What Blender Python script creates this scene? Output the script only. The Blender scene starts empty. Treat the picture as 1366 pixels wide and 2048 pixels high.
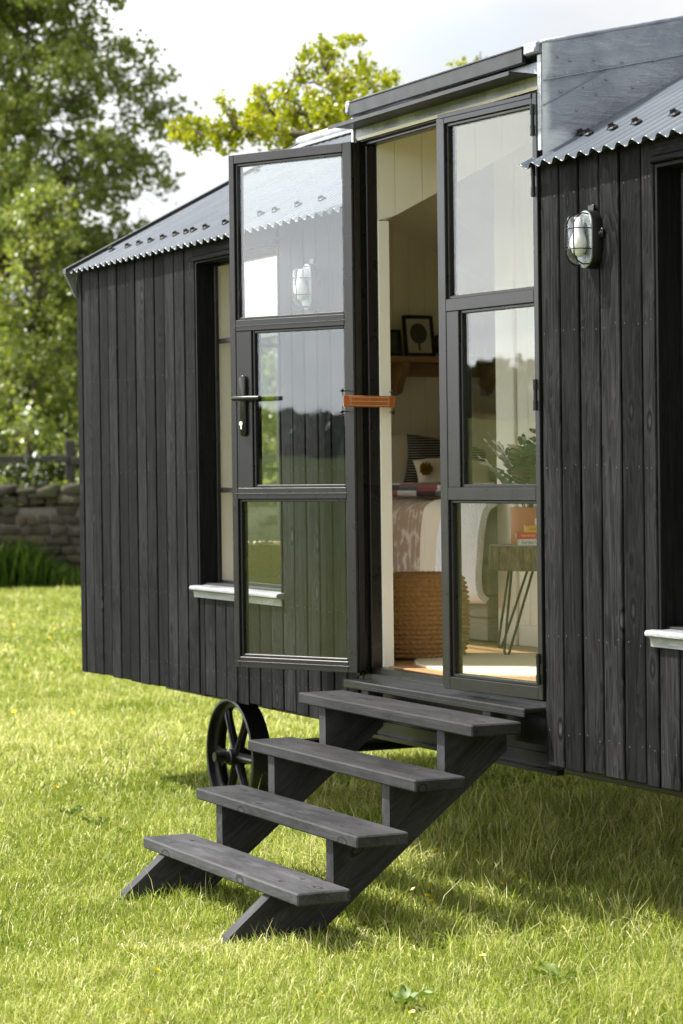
import bpy, math, random
import numpy as np
from mathutils import Vector, Matrix

sc = bpy.context.scene
col = sc.collection
R_ = math.radians
G = 0.535                      # skirt of the hut above the ground: build coords have z=0 there
rng = np.random.default_rng(7)
random.seed(7)

# ------------------------------------------------------------------ camera
PAN, PITCH, ROLL = 0.45546, 0.01767, 0.01246
CAM = Vector((7.0113, -4.1873, 1.0015 + G))
fwd = Vector((-math.cos(PAN)*math.cos(PITCH), math.sin(PAN)*math.cos(PITCH), -math.sin(PITCH)))
rgt = fwd.cross(Vector((0, 0, 1))).normalized()
upv = rgt.cross(fwd)
r2 = math.cos(ROLL)*rgt - math.sin(ROLL)*upv
u2 = math.sin(ROLL)*rgt + math.cos(ROLL)*upv
cam = bpy.data.cameras.new('camera')
camo = bpy.data.objects.new('camera', cam); col.objects.link(camo)
camo.matrix_world = Matrix(((r2.x, u2.x, -fwd.x, CAM.x), (r2.y, u2.y, -fwd.y, CAM.y), (r2.z, u2.z, -fwd.z, CAM.z), (0, 0, 0, 1)))
cam.sensor_fit = 'AUTO'; cam.sensor_width = 36; cam.lens = 4838/2048*36
cam.clip_start = 0.1; cam.clip_end = 3000
cam.dof.use_dof = True; cam.dof.focus_distance = 8.5; cam.dof.aperture_fstop = 4.8
sc.camera = camo

def at(px, py, d):             # a photo pixel at a given depth -> build coords
    v = fwd + r2*((px-683)/4838) - u2*((py-1024)/4838)
    p = CAM + v*d
    return Vector((p.x, p.y, p.z - G))

# ------------------------------------------------------------------ light
SUN = Vector((-.40, -.54, 1.0)).normalized()
w = bpy.data.worlds.new('World'); sc.world = w; w.use_nodes = True
def nd(nt, typ, ins=None, **props):
    n = nt.nodes.new(typ)
    for k, v in props.items(): setattr(n, k, v)
    for k, v in (ins or {}).items():
        s = n.inputs[k]
        if isinstance(v, bpy.types.NodeSocket): nt.links.new(v, s)
        else: s.default_value = v
    return n
def mth(nt, op, a, b=0.0, c=None, clamp=False):
    n = nd(nt, 'ShaderNodeMath', operation=op, use_clamp=clamp)
    for i, v in enumerate((a, b) if c is None else (a, b, c)):
        if isinstance(v, bpy.types.NodeSocket): nt.links.new(v, n.inputs[i])
        else: n.inputs[i].default_value = v
    return n.outputs[0]
def mrange(nt, v, a, b, c=0.0, d=1.0, smooth=False):
    n = nd(nt, 'ShaderNodeMapRange', {0: v, 1: a, 2: b, 3: c, 4: d}, interpolation_type='SMOOTHSTEP' if smooth else 'LINEAR')
    return n.outputs[0]
def mixc(nt, f, a, b, blend='MIX'):
    n = nd(nt, 'ShaderNodeMix', data_type='RGBA', blend_type=blend)
    for i, v in ((0, f), (6, a), (7, b)):
        if isinstance(v, bpy.types.NodeSocket): nt.links.new(v, n.inputs[i])
        elif i == 0: n.inputs[i].default_value = v
        else: n.inputs[i].default_value = (*v, 1) if len(v) == 3 else v
    return n.outputs[2]
nt = w.node_tree; nt.nodes.clear()
sky = nd(nt, 'ShaderNodeTexSky', sky_type='NISHITA', sun_disc=False, sun_elevation=math.asin(SUN.z), sun_rotation=math.atan2(SUN.x, SUN.y))
bg1 = nd(nt, 'ShaderNodeBackground', {'Color': sky.outputs[0], 'Strength': .12})
tc = nd(nt, 'ShaderNodeTexCoord')
sep = nd(nt, 'ShaderNodeSeparateXYZ', {0: tc.outputs['Generated']})
den = mth(nt, 'ADD', mth(nt, 'MAXIMUM', sep.outputs[2], 0.0), .22)
pl = nd(nt, 'ShaderNodeCombineXYZ', {0: mth(nt, 'DIVIDE', sep.outputs[0], den), 1: mth(nt, 'DIVIDE', sep.outputs[1], den), 2: 3.7})
nz = nd(nt, 'ShaderNodeTexNoise', {'Vector': pl.outputs[0], 'Scale': 1.25, 'Detail': 9.0, 'Roughness': .55, 'Distortion': .5})
ccol = mixc(nt, mrange(nt, nz.outputs[0], .36, .60, smooth=True), (.80, .83, .875), (1.0, 1.0, 1.0))
dt = nd(nt, 'ShaderNodeVectorMath', {0: tc.outputs['Generated'], 1: SUN}, operation='DOT_PRODUCT')
bank = mth(nt, 'MULTIPLY', mrange(nt, dt.outputs['Value'], .18, .58, 0, 1, smooth=True), mrange(nt, sep.outputs[2], .18, .50, 1, .10, smooth=True))   # bright bank of cloud on the sunny side
cstr = mth(nt, 'ADD', .46, mth(nt, 'MULTIPLY', bank, 2.1))
bg2 = nd(nt, 'ShaderNodeBackground', {'Color': ccol, 'Strength': cstr})
cov = mrange(nt, nz.outputs[0], .30, .42, .72, 1.0)
mx = nd(nt, 'ShaderNodeMixShader', {0: cov, 1: bg1.outputs[0], 2: bg2.outputs[0]})
nd(nt, 'ShaderNodeOutputWorld', {0: mx.outputs[0]})

sun = bpy.data.lights.new('sun', 'SUN'); sun.energy = 5.0; sun.angle = R_(1.2); sun.color = (1.0, .955, .88)
suno = bpy.data.objects.new('sun', sun); col.objects.link(suno)
suno.rotation_euler = (-SUN).to_track_quat('-Z', 'Y').to_euler(); suno.location = (0, 0, 20)

sc.view_settings.view_transform = 'Standard'; sc.view_settings.look = 'None'
sc.view_settings.exposure = 1.15; sc.view_settings.gamma = 1.0
sc.cycles.use_denoising = True
sc.cycles.max_bounces = 12; sc.cycles.transparent_max_bounces = 24
sc.cycles.diffuse_bounces = 5; sc.cycles.glossy_bounces = 5
sc.cycles.sample_clamp_indirect = 8.0

# ------------------------------------------------------------------ materials
def newmat(name):
    m = bpy.data.materials.new(name); m.use_nodes = True
    t = m.node_tree; b = t.nodes['Principled BSDF']
    return m, t, b
def setb(b, base=None, rough=None, metal=None, spec=None, coat=None):
    if base is not None: b.inputs['Base Color'].default_value = (*base, 1)
    if rough is not None: b.inputs['Roughness'].default_value = rough
    if metal is not None: b.inputs['Metallic'].default_value = metal
    if spec is not None: b.inputs['Specular IOR Level'].default_value = spec
    if coat is not None: b.inputs['Coat Weight'].default_value = coat
def objco(t, scale=(1, 1, 1), src=None):
    tc = nd(t, 'ShaderNodeTexCoord')
    mp = nd(t, 'ShaderNodeMapping', {'Vector': src or tc.outputs['Object'], 'Scale': scale})
    return mp.outputs[0]
def noise(t, vec, scale, detail=4, rough=.5, dist=0.0):
    return nd(t, 'ShaderNodeTexNoise', {'Vector': vec, 'Scale': scale, 'Detail': detail, 'Roughness': rough, 'Distortion': dist}).outputs[0]
def bump(t, b, h, strength=.3, dist=.01):
    bp = nd(t, 'ShaderNodeBump', {'Height': h, 'Strength': strength, 'Distance': dist})
    t.links.new(bp.outputs[0], b.inputs['Normal'])
def simple(name, base, rough, metal=0.0, var=.15, vscale=20, bmp=0.0, spec=None, stretch=(1, 1, 1), bscale=None):
    m, t, b = newmat(name); setb(b, base, rough, metal, spec)
    v = objco(t, stretch)
    n = noise(t, v, vscale, 5, .6)
    f = mrange(t, n, .3, .7, 1-var, 1+var)
    c = nd(t, 'ShaderNodeVectorMath', {0: base, 1: f}, operation='SCALE'); 
    c.inputs[0].default_value = base
    t.links.new(f, c.inputs['Scale']); t.links.new(c.outputs[0], b.inputs['Base Color'])
    t.links.new(mrange(t, n, .3, .7, rough*.85, min(1, rough*1.12)), b.inputs['Roughness'])
    if bmp: bump(t, b, noise(t, v, bscale or vscale*4, 4), bmp, .004)
    return m
M = {}
def charred(name, lo, hi, rough, scuff=.5, knots=True, spec=.07, gr=1.0):
    m, t, b = newmat(name); setb(b, lo, rough, 0, spec)
    at_ = nd(t, 'ShaderNodeAttribute', attribute_name='gc').outputs['Vector']
    rn = nd(t, 'ShaderNodeAttribute', attribute_name='rn').outputs['Fac']
    fine = noise(t, objco(t, (125, 125, 3.2), at_), 1.0, 6, .72)
    warp = noise(t, objco(t, (7, 7, .9), at_), 1.0, 3, .5, .3)
    rings = mth(t, 'FRACT', mth(t, 'MULTIPLY', warp, 24.0))
    ring = mth(t, 'POWER', rings, 2.2)
    blot = noise(t, objco(t, (9, 9, 2.2), at_), 1.0, 6, .62)
    base = mixc(t, mrange(t, blot, .36, .66), lo, hi)
    base = mixc(t, mth(t, 'MULTIPLY', mrange(t, fine, .40, .60), .75*gr), base, tuple(x*.5 for x in lo))
    base = mixc(t, mth(t, 'MULTIPLY', mrange(t, noise(t, objco(t, (120, 120, 3.4), at_), 1.0, 5, .65), .52, .66), .42*gr), base, tuple(x*1.7 for x in hi))
    base = mixc(t, mth(t, 'MULTIPLY', ring, .30*gr), base, tuple(x*1.9 for x in hi))
    hgt = mth(t, 'ADD', mth(t, 'MULTIPLY', fine, .6), mth(t, 'MULTIPLY', ring, .35))
    if knots:
        vo = nd(t, 'ShaderNodeTexVoronoi', {'Vector': objco(t, (9.5, 9.5, 4.2), at_), 'Scale': 1.0, 'Randomness': 1.0}, feature='F1')
        pick = mth(t, 'GREATER_THAN', nd(t, 'ShaderNodeSeparateColor', {0: vo.outputs['Color']}).outputs[0], .42)
        d = mth(t, 'ADD', vo.outputs['Distance'], mth(t, 'MULTIPLY', mth(t, 'SUBTRACT', fine, .5), .10))
        halo = mth(t, 'MULTIPLY', mrange(t, d, .36, .12, 0, 1, True), pick)
        core = mth(t, 'MULTIPLY', mrange(t, d, .11, .05, 0, 1, True), pick)
        kr = mth(t, 'POWER', mth(t, 'FRACT', mth(t, 'MULTIPLY', d, 15.0)), 3.0)
        base = mixc(t, mth(t, 'MULTIPLY', halo, .42), base, tuple(x*1.7 for x in hi))
        base = mixc(t, mth(t, 'MULTIPLY', mth(t, 'MULTIPLY', halo, kr), .75), base, tuple(x*.3 for x in lo))
        base = mixc(t, mth(t, 'MULTIPLY', core, mrange(t, blot, .32, .56, .25, .9)), base, (.040, .039, .038))
        ring2 = mth(t, 'MULTIPLY', mth(t, 'MULTIPLY', mrange(t, d, .20, .15, 0, 1, True), mrange(t, d, .10, .14, 0, 1, True)), pick)
        base = mixc(t, mth(t, 'MULTIPLY', ring2, .8), base, tuple(x*.4 for x in lo))
        hgt = mth(t, 'SUBTRACT', hgt, mth(t, 'MULTIPLY', core, .8))
    sn = noise(t, objco(t, (34, 34, 14), at_), 1.0, 8, .72)
    base = mixc(t, mrange(t, sn, .70, .78, 0, scuff), base, (.16, .155, .15))
    f = mrange(t, rn, 0, 1, .62, 1.45)
    sclv = nd(t, 'ShaderNodeVectorMath', operation='SCALE'); t.links.new(base, sclv.inputs[0]); t.links.new(f, sclv.inputs['Scale'])
    nail = mth(t, 'GREATER_THAN', rn, 2.0)
    t.links.new(mixc(t, nail, sclv.outputs[0], (.075, .072, .068)), b.inputs['Base Color'])
    t.links.new(mrange(t, blot, .3, .7, rough*.85, min(1, rough*1.2)), b.inputs['Roughness'])
    bump(t, b, hgt, .55, .0025)
    return m
M['cladding'] = charred('charred_timber', (.0019, .0019, .0021), (.0195, .0195, .0206), .66, .9, True, .045)
M['step_timber'] = charred('dark_stained_timber', (.0190, .0190, .0206), (.0560, .0560, .0600), .62, .8, True, .16, .45)
M['black_board'] = charred('black_painted_board', (.006, .006, .0065), (.010, .010, .011), .5, .1, False)
def plainwood(name, a, c, rough=.5):
    m, t, b = newmat(name); setb(b, a, rough)
    at_ = nd(t, 'ShaderNodeAttribute', attribute_name='gc').outputs['Vector']
    rn = nd(t, 'ShaderNodeAttribute', attribute_name='rn').outputs['Fac']
    fine = noise(t, objco(t, (140, 140, 4), at_), 1.0, 5, .6)
    warp = noise(t, objco(t, (9, 9, .8), at_), 1.0, 3, .5)
    ring = mth(t, 'POWER', mth(t, 'FRACT', mth(t, 'MULTIPLY', warp, 12.0)), 1.6)
    base = mixc(t, mth(t, 'ADD', mth(t, 'MULTIPLY', ring, .6), mth(t, 'MULTIPLY', fine, .4)), a, c)
    base = mixc(t, mth(t, 'MULTIPLY', rn, .35), base, tuple(x*.6 for x in a))
    t.links.new(base, b.inputs['Base Color']); bump(t, b, fine, .2, .002)
    return m
M['floor_wood'] = plainwood('floor_wood', (.42, .25, .11), (.30, .16, .065), .4)
M['shelf_wood'] = plainwood('shelf_wood', (.30, .16, .06), (.20, .10, .035), .5)
M['grey_wood'] = plainwood('grey_wood', (.34, .30, .25), (.24, .21, .17), .6)
M['weathered_wood'] = plainwood('weathered_wood', (.050, .046, .036), (.030, .027, .022), .8)
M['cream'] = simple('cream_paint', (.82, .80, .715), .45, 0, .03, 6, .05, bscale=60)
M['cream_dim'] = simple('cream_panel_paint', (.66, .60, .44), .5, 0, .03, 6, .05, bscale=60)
M['frame'] = simple('black_steel', (.0125, .0122, .0125), .30, 0, .05, 12, 0, .36)
M['black_metal'] = simple('black_iron', (.007, .007, .0075), .34, 0, .2, 18, .06, .35, bscale=220)
M['rubber'] = simple('black_gasket', (.006, .006, .006), .6)
M['chrome'] = simple('bright_steel', (.62, .61, .58), .25, 1.0, .1)
M['trim'] = simple('dark_trim_metal', (.012, .0125, .012), .42, 0, .12, 14, 0, .3)

# corrugated sheet
m, t, b = newmat('corrugated_sheet'); setb(b, (.045, .052, .062), .5, 0, .8)
v = objco(t); n1 = noise(t, v, 3.0, 6, .6); n2 = noise(t, objco(t, (40, 2, 2)), 1.0, 4)
t.links.new(mixc(t, mrange(t, n1, .35, .7), (.058, .070, .088), (.088, .102, .124)), b.inputs['Base Color'])
t.links.new(mrange(t, n2, .3, .7, .20, .30), b.inputs['Roughness']); M['roof'] = m
# lead
def lead(name, a, c, patina):
    m, t, b = newmat(name); setb(b, a, .5, .55)
    v = objco(t); n1 = noise(t, v, 4.5, 8, .65, .4); n2 = noise(t, objco(t, (9, 6, 34)), 1.0, 7, .7, .6)
    n3 = noise(t, v, 70, 3, .6)
    base = mixc(t, mrange(t, n1, .32, .68), a, c)
    base = mixc(t, mth(t, 'MULTIPLY', mrange(t, n2, .52, .74), patina), base, (.60, .63, .66))
    spots = mth(t, 'MULTIPLY', mrange(t, n3, .70, .76), .6)
    base = mixc(t, spots, base, (.62, .65, .68))
    tcs = nd(t, 'ShaderNodeTexCoord').outputs['Object']; sp = nd(t, 'ShaderNodeSeparateXYZ', {0: tcs})
    edge = nd(t, 'ShaderNodeAttribute', attribute_name='rn').outputs['Fac']   # chalky bloom along the dressed edges
    e2 = mth(t, 'MULTIPLY', mrange(t, mth(t, 'ADD', edge, mth(t, 'MULTIPLY', mth(t, 'SUBTRACT', n1, .5), .9)), .45, .85, 0, 1, True), .92)
    base = mixc(t, e2, base, (.60, .635, .67))
    t.links.new(base, b.inputs['Base Color'])
    t.links.new(mrange(t, e2, 0, 1, .55, .0), b.inputs['Metallic'])
    t.links.new(mrange(t, n1, .3, .7, .40, .62), b.inputs['Roughness'])
    bump(t, b, mth(t, 'ADD', n1, mth(t, 'MULTIPLY', n2, .5)), .8, .014)
    return m
M['lead'] = lead('lead_sheet', (.21, .225, .265), (.36, .378, .425), .35)
M['lead_light'] = lead('light_lead_sheet', (.20, .21, .22), (.30, .31, .32), .5)
# glass: clear sheet that also mirrors, by angle
def glass(name, tint, f0):
    m = bpy.data.materials.new(name); m.use_nodes = True; t = m.node_tree; t.nodes.clear()
    ge = nd(t, 'ShaderNodeNewGeometry')
    d = nd(t, 'ShaderNodeVectorMath', {0: ge.outputs['Incoming'], 1: ge.outputs['Normal']}, operation='DOT_PRODUCT').outputs['Value']
    c = mth(t, 'ABSOLUTE', d)
    f = mth(t, 'ADD', f0, mth(t, 'MULTIPLY', mth(t, 'POWER', mth(t, 'SUBTRACT', 1.0, c), 5.0), 1-f0))
    tr = nd(t, 'ShaderNodeBsdfTransparent', {'Color': (*tint, 1)}); wv = nd(t, 'ShaderNodeBump', {'Height': noise(t, objco(t, (1, 1, .8)), 3.2, 2, .5), 'Strength': .14, 'Distance': .004})   # slight waviness of the panes
    gl = nd(t, 'ShaderNodeBsdfGlossy', {'Color': (.96, .985, 1.0, 1), 'Roughness': 0.0, 'Normal': wv.outputs[0]})
    mx = nd(t, 'ShaderNodeMixShader', {0: f, 1: tr.outputs[0], 2: gl.outputs[0]})
    nd(t, 'ShaderNodeOutputMaterial', {0: mx.outputs[0]})
    return m
M['glass'] = glass('window_glass', (.968, .980, .972), .041)
M['lamp_glass'] = glass('lamp_glass', (.93, .95, .95), .06)
M['bulb'] = simple('frosted_bulb', (.86, .86, .84), .35)

def leafmat(name, ramp, trans=.35, rough=.5, spec=.25):
    m = bpy.data.materials.new(name); m.use_nodes = True; t = m.node_tree; t.nodes.clear()
    a = nd(t, 'ShaderNodeAttribute', attribute_name='rn').outputs['Fac']
    cr = nd(t, 'ShaderNodeValToRGB', {0: a})
    el = cr.color_ramp.elements
    while len(el) < len(ramp): el.new(.5)
    for e, (p, c) in zip(el, ramp): e.position = p; e.color = (*c, 1)
    df = nd(t, 'ShaderNodeBsdfDiffuse', {'Color': cr.outputs[0]})
    tl_c = mixc(t, 1.0, cr.outputs[0], (1.12, 1.12, .65), 'MULTIPLY')
    tl = nd(t, 'ShaderNodeBsdfTranslucent', {'Color': tl_c})
    mx = nd(t, 'ShaderNodeMixShader', {0: trans, 1: df.outputs[0], 2: tl.outputs[0]})
    gl = nd(t, 'ShaderNodeBsdfGlossy', {'Color': (1, 1, 1, 1), 'Roughness': rough})
    fr = nd(t, 'ShaderNodeFresnel', {'IOR': 1.4})
    m2 = nd(t, 'ShaderNodeMixShader', {0: mth(t, 'MULTIPLY', fr.outputs[0], spec), 1: mx.outputs[0], 2: gl.outputs[0]})
    nd(t, 'ShaderNodeOutputMaterial', {0: m2.outputs[0]})
    return m
M['grass'] = leafmat('grass_blades', [(0, (.085, .135, .022)), (.3, (.195, .260, .036)), (.56, (.34, .395, .072)), (.8, (.50, .51, .19)), (1, (.64, .59, .35))], .28, .6, .03)
M['weed'] = leafmat('weed_leaves', [(0, (.014, .030, .005)), (.6, (.045, .080, .010)), (1, (.15, .19, .03))], .3, .6, .02)
M['leaf_alder'] = leafmat('alder_leaves', [(0, (.085, .125, .028)), (.5, (.215, .265, .060)), (.9, (.37, .41, .10)), (1, (.46, .36, .04))], .45, .5, .15)
M['leaf_thorn'] = leafmat('hawthorn_leaves', [(0, (.08, .12, .018)), (.5, (.21, .265, .036)), (.95, (.37, .41, .06)), (1, (.46, .34, .03))], .45, .5, .15)
M['leaf_oak'] = leafmat('oak_leaves', [(0, (.16, .195, .010)), (.5, (.31, .345, .016)), (.9, (.46, .475, .026)), (1, (.46, .34, .04))], .45, .5, .15)
M['leaf_dark'] = leafmat('woodland_leaves', [(0, (.012, .022, .006)), (.6, (.028, .044, .010)), (1, (.05, .07, .015))], .3)
M['dock'] = leafmat('dock_leaves', [(0, (.07, .12, .018)), (1, (.15, .21, .04))], .3, .6, .05)
M['petal'] = simple('yellow_petal', (.85, .60, .01), .35, var=.05)
M['bark'] = simple('bark', (.075, .060, .042), .9, 0, .45, 14, .6, stretch=(1, 1, .3), bscale=40)

# ground soil / far grass
m, t, b = newmat('field_grass'); setb(b, (.1, .14, .03), .9, 0, .1)
v = objco(t); n1 = noise(t, v, .35, 6, .6); n2 = noise(t, v, 14, 6, .7); n3 = noise(t, v, .02, 4, .5)
c = mixc(t, mrange(t, n1, .3, .7), (.060, .085, .010), (.125, .140, .018))
c = mixc(t, mrange(t, n2, .40, .68), c, (.045, .075, .012))
c = mixc(t, mth(t, 'MULTIPLY', mrange(t, n3, .42, .6), .5), c, (.15, .155, .028))
t.links.new(c, b.inputs['Base Color']); bump(t, b, n2, .8, .03); M['field'] = m
# stone
m, t, b = newmat('dry_stone'); setb(b, (.2, .15, .09), .9)
rn = nd(t, 'ShaderNodeAttribute', attribute_name='rn').outputs['Fac']
cr = nd(t, 'ShaderNodeValToRGB', {0: rn}); el = cr.color_ramp.elements
for _ in range(2): el.new(.5)
for e, (p, c) in zip(el, [(0, (.020, .017, .011)), (.4, (.042, .032, .019)), (.75, (.078, .054, .028)), (1, (.036, .033, .025))]): e.position = p; e.color = (*c, 1)
v = objco(t); n1 = noise(t, v, 9, 8, .7); n2 = noise(t, v, 2.2, 5, .6)
c = mixc(t, mrange(t, n1, .35, .7), cr.outputs[0], (.05, .045, .03))
c = mixc(t, mrange(t, n2, .55, .68, 0, .6), c, (.05, .075, .018))
t.links.new(c, b.inputs['Base Color']); bump(t, b, n1, .8, .03); M['stone'] = m

# ------------------------------------------------------------------ mesh helpers
ORG = {}
class MB:
    def __init__(s): s.v = []; s.f = []; s.gc = []; s.rn = []
    def add(s, vs, fs, gc=None, rn=0.5, orient=False):
        n = len(s.v); vs = [tuple(p) for p in vs]
        c = np.mean(np.array(vs), axis=0) if orient else None
        for f in fs:
            f = list(f)
            if orient:
                P = np.array([vs[i] for i in f]); nn = np.zeros(3)
                for i in range(len(f)): nn += np.cross(P[i]-P[0], P[(i+1) % len(f)]-P[0])
                if nn @ (P.mean(0)-c) < 0: f.reverse()
            s.f.append([i+n for i in f])
        s.v += vs
        s.gc += [tuple(p) for p in (gc if gc is not None else vs)]
        s.rn += list(rn) if hasattr(rn, '__len__') else [rn]*len(vs)
        return s
    def box(s, c, size, R=None, b=.002, grain=2, rn=None, jit=0):
        h = np.array(size)/2; b = min(b, h.min()*.45)
        vs = []; idx = {}
        for sx in (-1, 1):
            for sy in (-1, 1):
                for sz in (-1, 1):
                    sg = np.array((sx, sy, sz))
                    jv = (np.random.RandomState(len(s.v)+len(vs)).rand(3)-.5)*jit if jit else 0
                    for a in range(3):
                        p = sg*(h-b); p[a] = sg[a]*h[a]
                        idx[(sx, sy, sz, a)] = len(vs); vs.append(p+jv)
        fs = []
        for a in range(3):
            o = [i for i in range(3) if i != a]
            for sg in (-1, 1):
                q = []
                for (p1, p2) in ((-1, -1), (1, -1), (1, 1), (-1, 1)):
                    k = [0, 0, 0]; k[a] = sg; k[o[0]] = p1; k[o[1]] = p2
                    q.append(idx[(*k, a)])
                fs.append(q)
            for s1 in (-1, 1):                     # edges along axis a
                for s2 in (-1, 1):
                    k = [0, 0, 0]; k[o[0]] = s1; k[o[1]] = s2
                    k1 = list(k); k1[a] = -1; k2 = list(k); k2[a] = 1
                    fs.append([idx[(*k1, o[0])], idx[(*k2, o[0])], idx[(*k2, o[1])], idx[(*k1, o[1])]])
        for sx in (-1, 1):
            for sy in (-1, 1):
                for sz in (-1, 1): fs.append([idx[(sx, sy, sz, a)] for a in range(3)])
        L = np.array(vs)
        perm = {0: (1, 2, 0), 1: (0, 2, 1), 2: (0, 1, 2)}[grain]
        off = rng.random(3)*np.array((20, 20, 60))
        gc = L[:, perm]+off
        W = (L @ np.array(R).T if R is not None else L)+np.array(c)
        return s.add(W, fs, gc, rng.random() if rn is None else rn, True)
    def bx(s, x0, x1, y0, y1, z0, z1, **k):
        return s.box(((x0+x1)/2, (y0+y1)/2, (z0+z1)/2), (abs(x1-x0), abs(y1-y0), abs(z1-z0)), **k)
    def prism(s, poly, axis, a0, a1, R=None, T=(0, 0, 0), grain=None, rn=None):
        o = [i for i in range(3) if i != axis]; n = len(poly); vs = []
        for a in (a0, a1):
            for p in poly:
                q = [0, 0, 0]; q[axis] = a; q[o[0]] = p[0]; q[o[1]] = p[1]; vs.append(q)
        L = np.array(vs, float)
        W = (L @ np.array(R).T if R is not None else L)+np.array(T)
        fs = [list(range(n))[::-1], list(range(n, 2*n))]
        fs += [[i, (i+1) % n, n+(i+1) % n, n+i] for i in range(n)]
        area = sum(poly[i][0]*poly[(i+1) % n][1]-poly[(i+1) % n][0]*poly[i][1] for i in range(n))
        sgn = area*(1 if axis != 1 else -1)*(1 if a1 > a0 else -1)
        if R is not None and np.linalg.det(np.array(R)) < 0: sgn = -sgn
        if sgn < 0: fs = [f[::-1] for f in fs]
        g = 2 if grain is None else grain
        perm = {0: (1, 2, 0), 1: (0, 2, 1), 2: (0, 1, 2)}[g]
        return s.add(W, fs, L[:, perm]+rng.random(3)*np.array((20, 20, 60)), rng.random() if rn is None else rn)
    def tube(s, pts, rad, n=8, caps=True, rn=.5, closed=False):
        P = np.array(pts, float); m = len(P)
        rad = np.full(m, rad) if not hasattr(rad, '__len__') else np.array(rad)
        T = np.zeros_like(P)
        for i in range(m):
            a = P[(i-1) % m] if (closed or i > 0) else P[i]; c = P[(i+1) % m] if (closed or i < m-1) else P[i]
            T[i] = c-a; T[i] /= np.linalg.norm(T[i])+1e-12
        ref = np.array((0, 0, 1.)) if abs(T[0][2]) < .9 else np.array((1., 0, 0))
        nrm = np.cross(T[0], ref); nrm /= np.linalg.norm(nrm)
        vs = []
        for i in range(m):
            nrm = nrm-T[i]*(nrm @ T[i]); nrm /= np.linalg.norm(nrm)+1e-12; bn = np.cross(T[i], nrm)
            for k in range(n):
                a = 2*math.pi*k/n; vs.append(P[i]+rad[i]*(math.cos(a)*nrm+math.sin(a)*bn))
        fs = []
        for i in range(m if closed else m-1):
            j = (i+1) % m
            for k in range(n): fs.append([i*n+k, i*n+(k+1) % n, j*n+(k+1) % n, j*n+k])
        if caps and not closed: fs += [list(range(n))[::-1], [(m-1)*n+k for k in range(n)]]
        return s.add(vs, fs, None, rn)
    def lathe(s, prof, c, axis=2, n=32, rn=.5, R=None):
        vs = []; m = len(prof)
        for (r, h) in prof:
            for k in range(n):
                a = 2*math.pi*k/n; p = [r*math.cos(a), r*math.sin(a), h]
                if axis == 1: p = [p[0], h, p[1]*-1]
                if axis == 0: p = [h, p[0], p[1]]
                vs.append(p)
        vs = np.array(vs)
        if R is not None: vs = vs @ np.array(R).T
        vs = vs+np.array(c); fs = []
        for i in range(m-1):
            for k in range(n): fs.append([i*n+k, i*n+(k+1) % n, (i+1)*n+(k+1) % n, (i+1)*n+k])
        fs.append(list(range(n))[::-1]); fs.append([(m-1)*n+k for k in range(n)])
        return s.add(vs, fs, None, rn)
    def grid(s, P, rn=.5, wrap=False):                         # P[nu][nv][3]
        P = np.asarray(P); nu, nv = P.shape[:2]
        fs = []
        for i in range(nu-1):
            for j in range(nv-1): fs.append([i*nv+j, (i+1)*nv+j, (i+1)*nv+j+1, i*nv+j+1])
        return s.add(P.reshape(-1, 3), fs, None, rn)
    def build(s, name, mat, parent=None, smooth=False, base=None):
        return mesh_obj(name, np.array(s.v, float), s.f, mat, parent, smooth, base, np.array(s.gc), np.array(s.rn))
def mesh_obj(name, V, F, mat, parent=None, smooth=False, base=None, gc=None, rn=None):
    V = np.asarray(V, float)+np.array((0, 0, G))
    if parent is not None: org = np.array(ORG[parent.name])
    elif base is not None: org = np.array(base, float)+np.array((0, 0, G))
    else: org = np.array((V[:, 0].mean(), V[:, 1].mean(), V[:, 2].min()))
    me = bpy.data.meshes.new(name)
    V = V-org
    if isinstance(F, np.ndarray):
        k = F.shape[1]
        me.vertices.add(len(V)); me.vertices.foreach_set('co', V.astype(np.float32).ravel())
        me.loops.add(F.size); me.loops.foreach_set('vertex_index', F.astype(np.int32).ravel())
        me.polygons.add(len(F)); me.polygons.foreach_set('loop_start', np.arange(0, F.size, k, dtype=np.int32))
        me.update(calc_edges=True)
    else:
        me.from_pydata(V.tolist(), [], F); me.update()
    if gc is not None:
        a = me.attributes.new('gc', 'FLOAT_VECTOR', 'POINT'); a.data.foreach_set('vector', np.asarray(gc, np.float32).ravel())
    if rn is not None:
        a = me.attributes.new('rn', 'FLOAT', 'POINT'); a.data.foreach_set('value', np.asarray(rn, np.float32).ravel())
    if smooth: me.polygons.foreach_set('use_smooth', np.ones(len(me.polygons), bool))
    me.materials.append(M[mat] if isinstance(mat, str) else mat)
    o = bpy.data.objects.new(name, me); col.objects.link(o)
    if parent is not None: o.parent = parent
    else: o.location = org
    ORG[o.name] = org
    return o
def smooth_angle(o, deg=35):
    me = o.data; me.polygons.foreach_set('use_smooth', np.ones(len(me.polygons), bool))
    try: me.set_sharp_from_angle(angle=R_(deg))
    except Exception: pass
    return o
def tag(o, label, cat, group=None, kind=None):
    if label: o['label'] = label
    if cat: o['category'] = cat
    if group: o['group'] = group
    if kind: o['kind'] = kind
    return o
def thing(name, loc, label, cat, group=None):                  # loc in build coords
    o = bpy.data.objects.new(name, None); col.objects.link(o); o.empty_display_size = .1
    o.location = (loc[0], loc[1], loc[2]+G); ORG[o.name] = np.array(o.location)
    return tag(o, label, cat, group)
def cp(o, loc=None, parent=None):
    c = o.copy(); col.objects.link(c)
    if parent is not None: c.parent = parent
    if loc is not None: c.location = loc
    ORG[c.name] = ORG.get(o.name)
    return c
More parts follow.
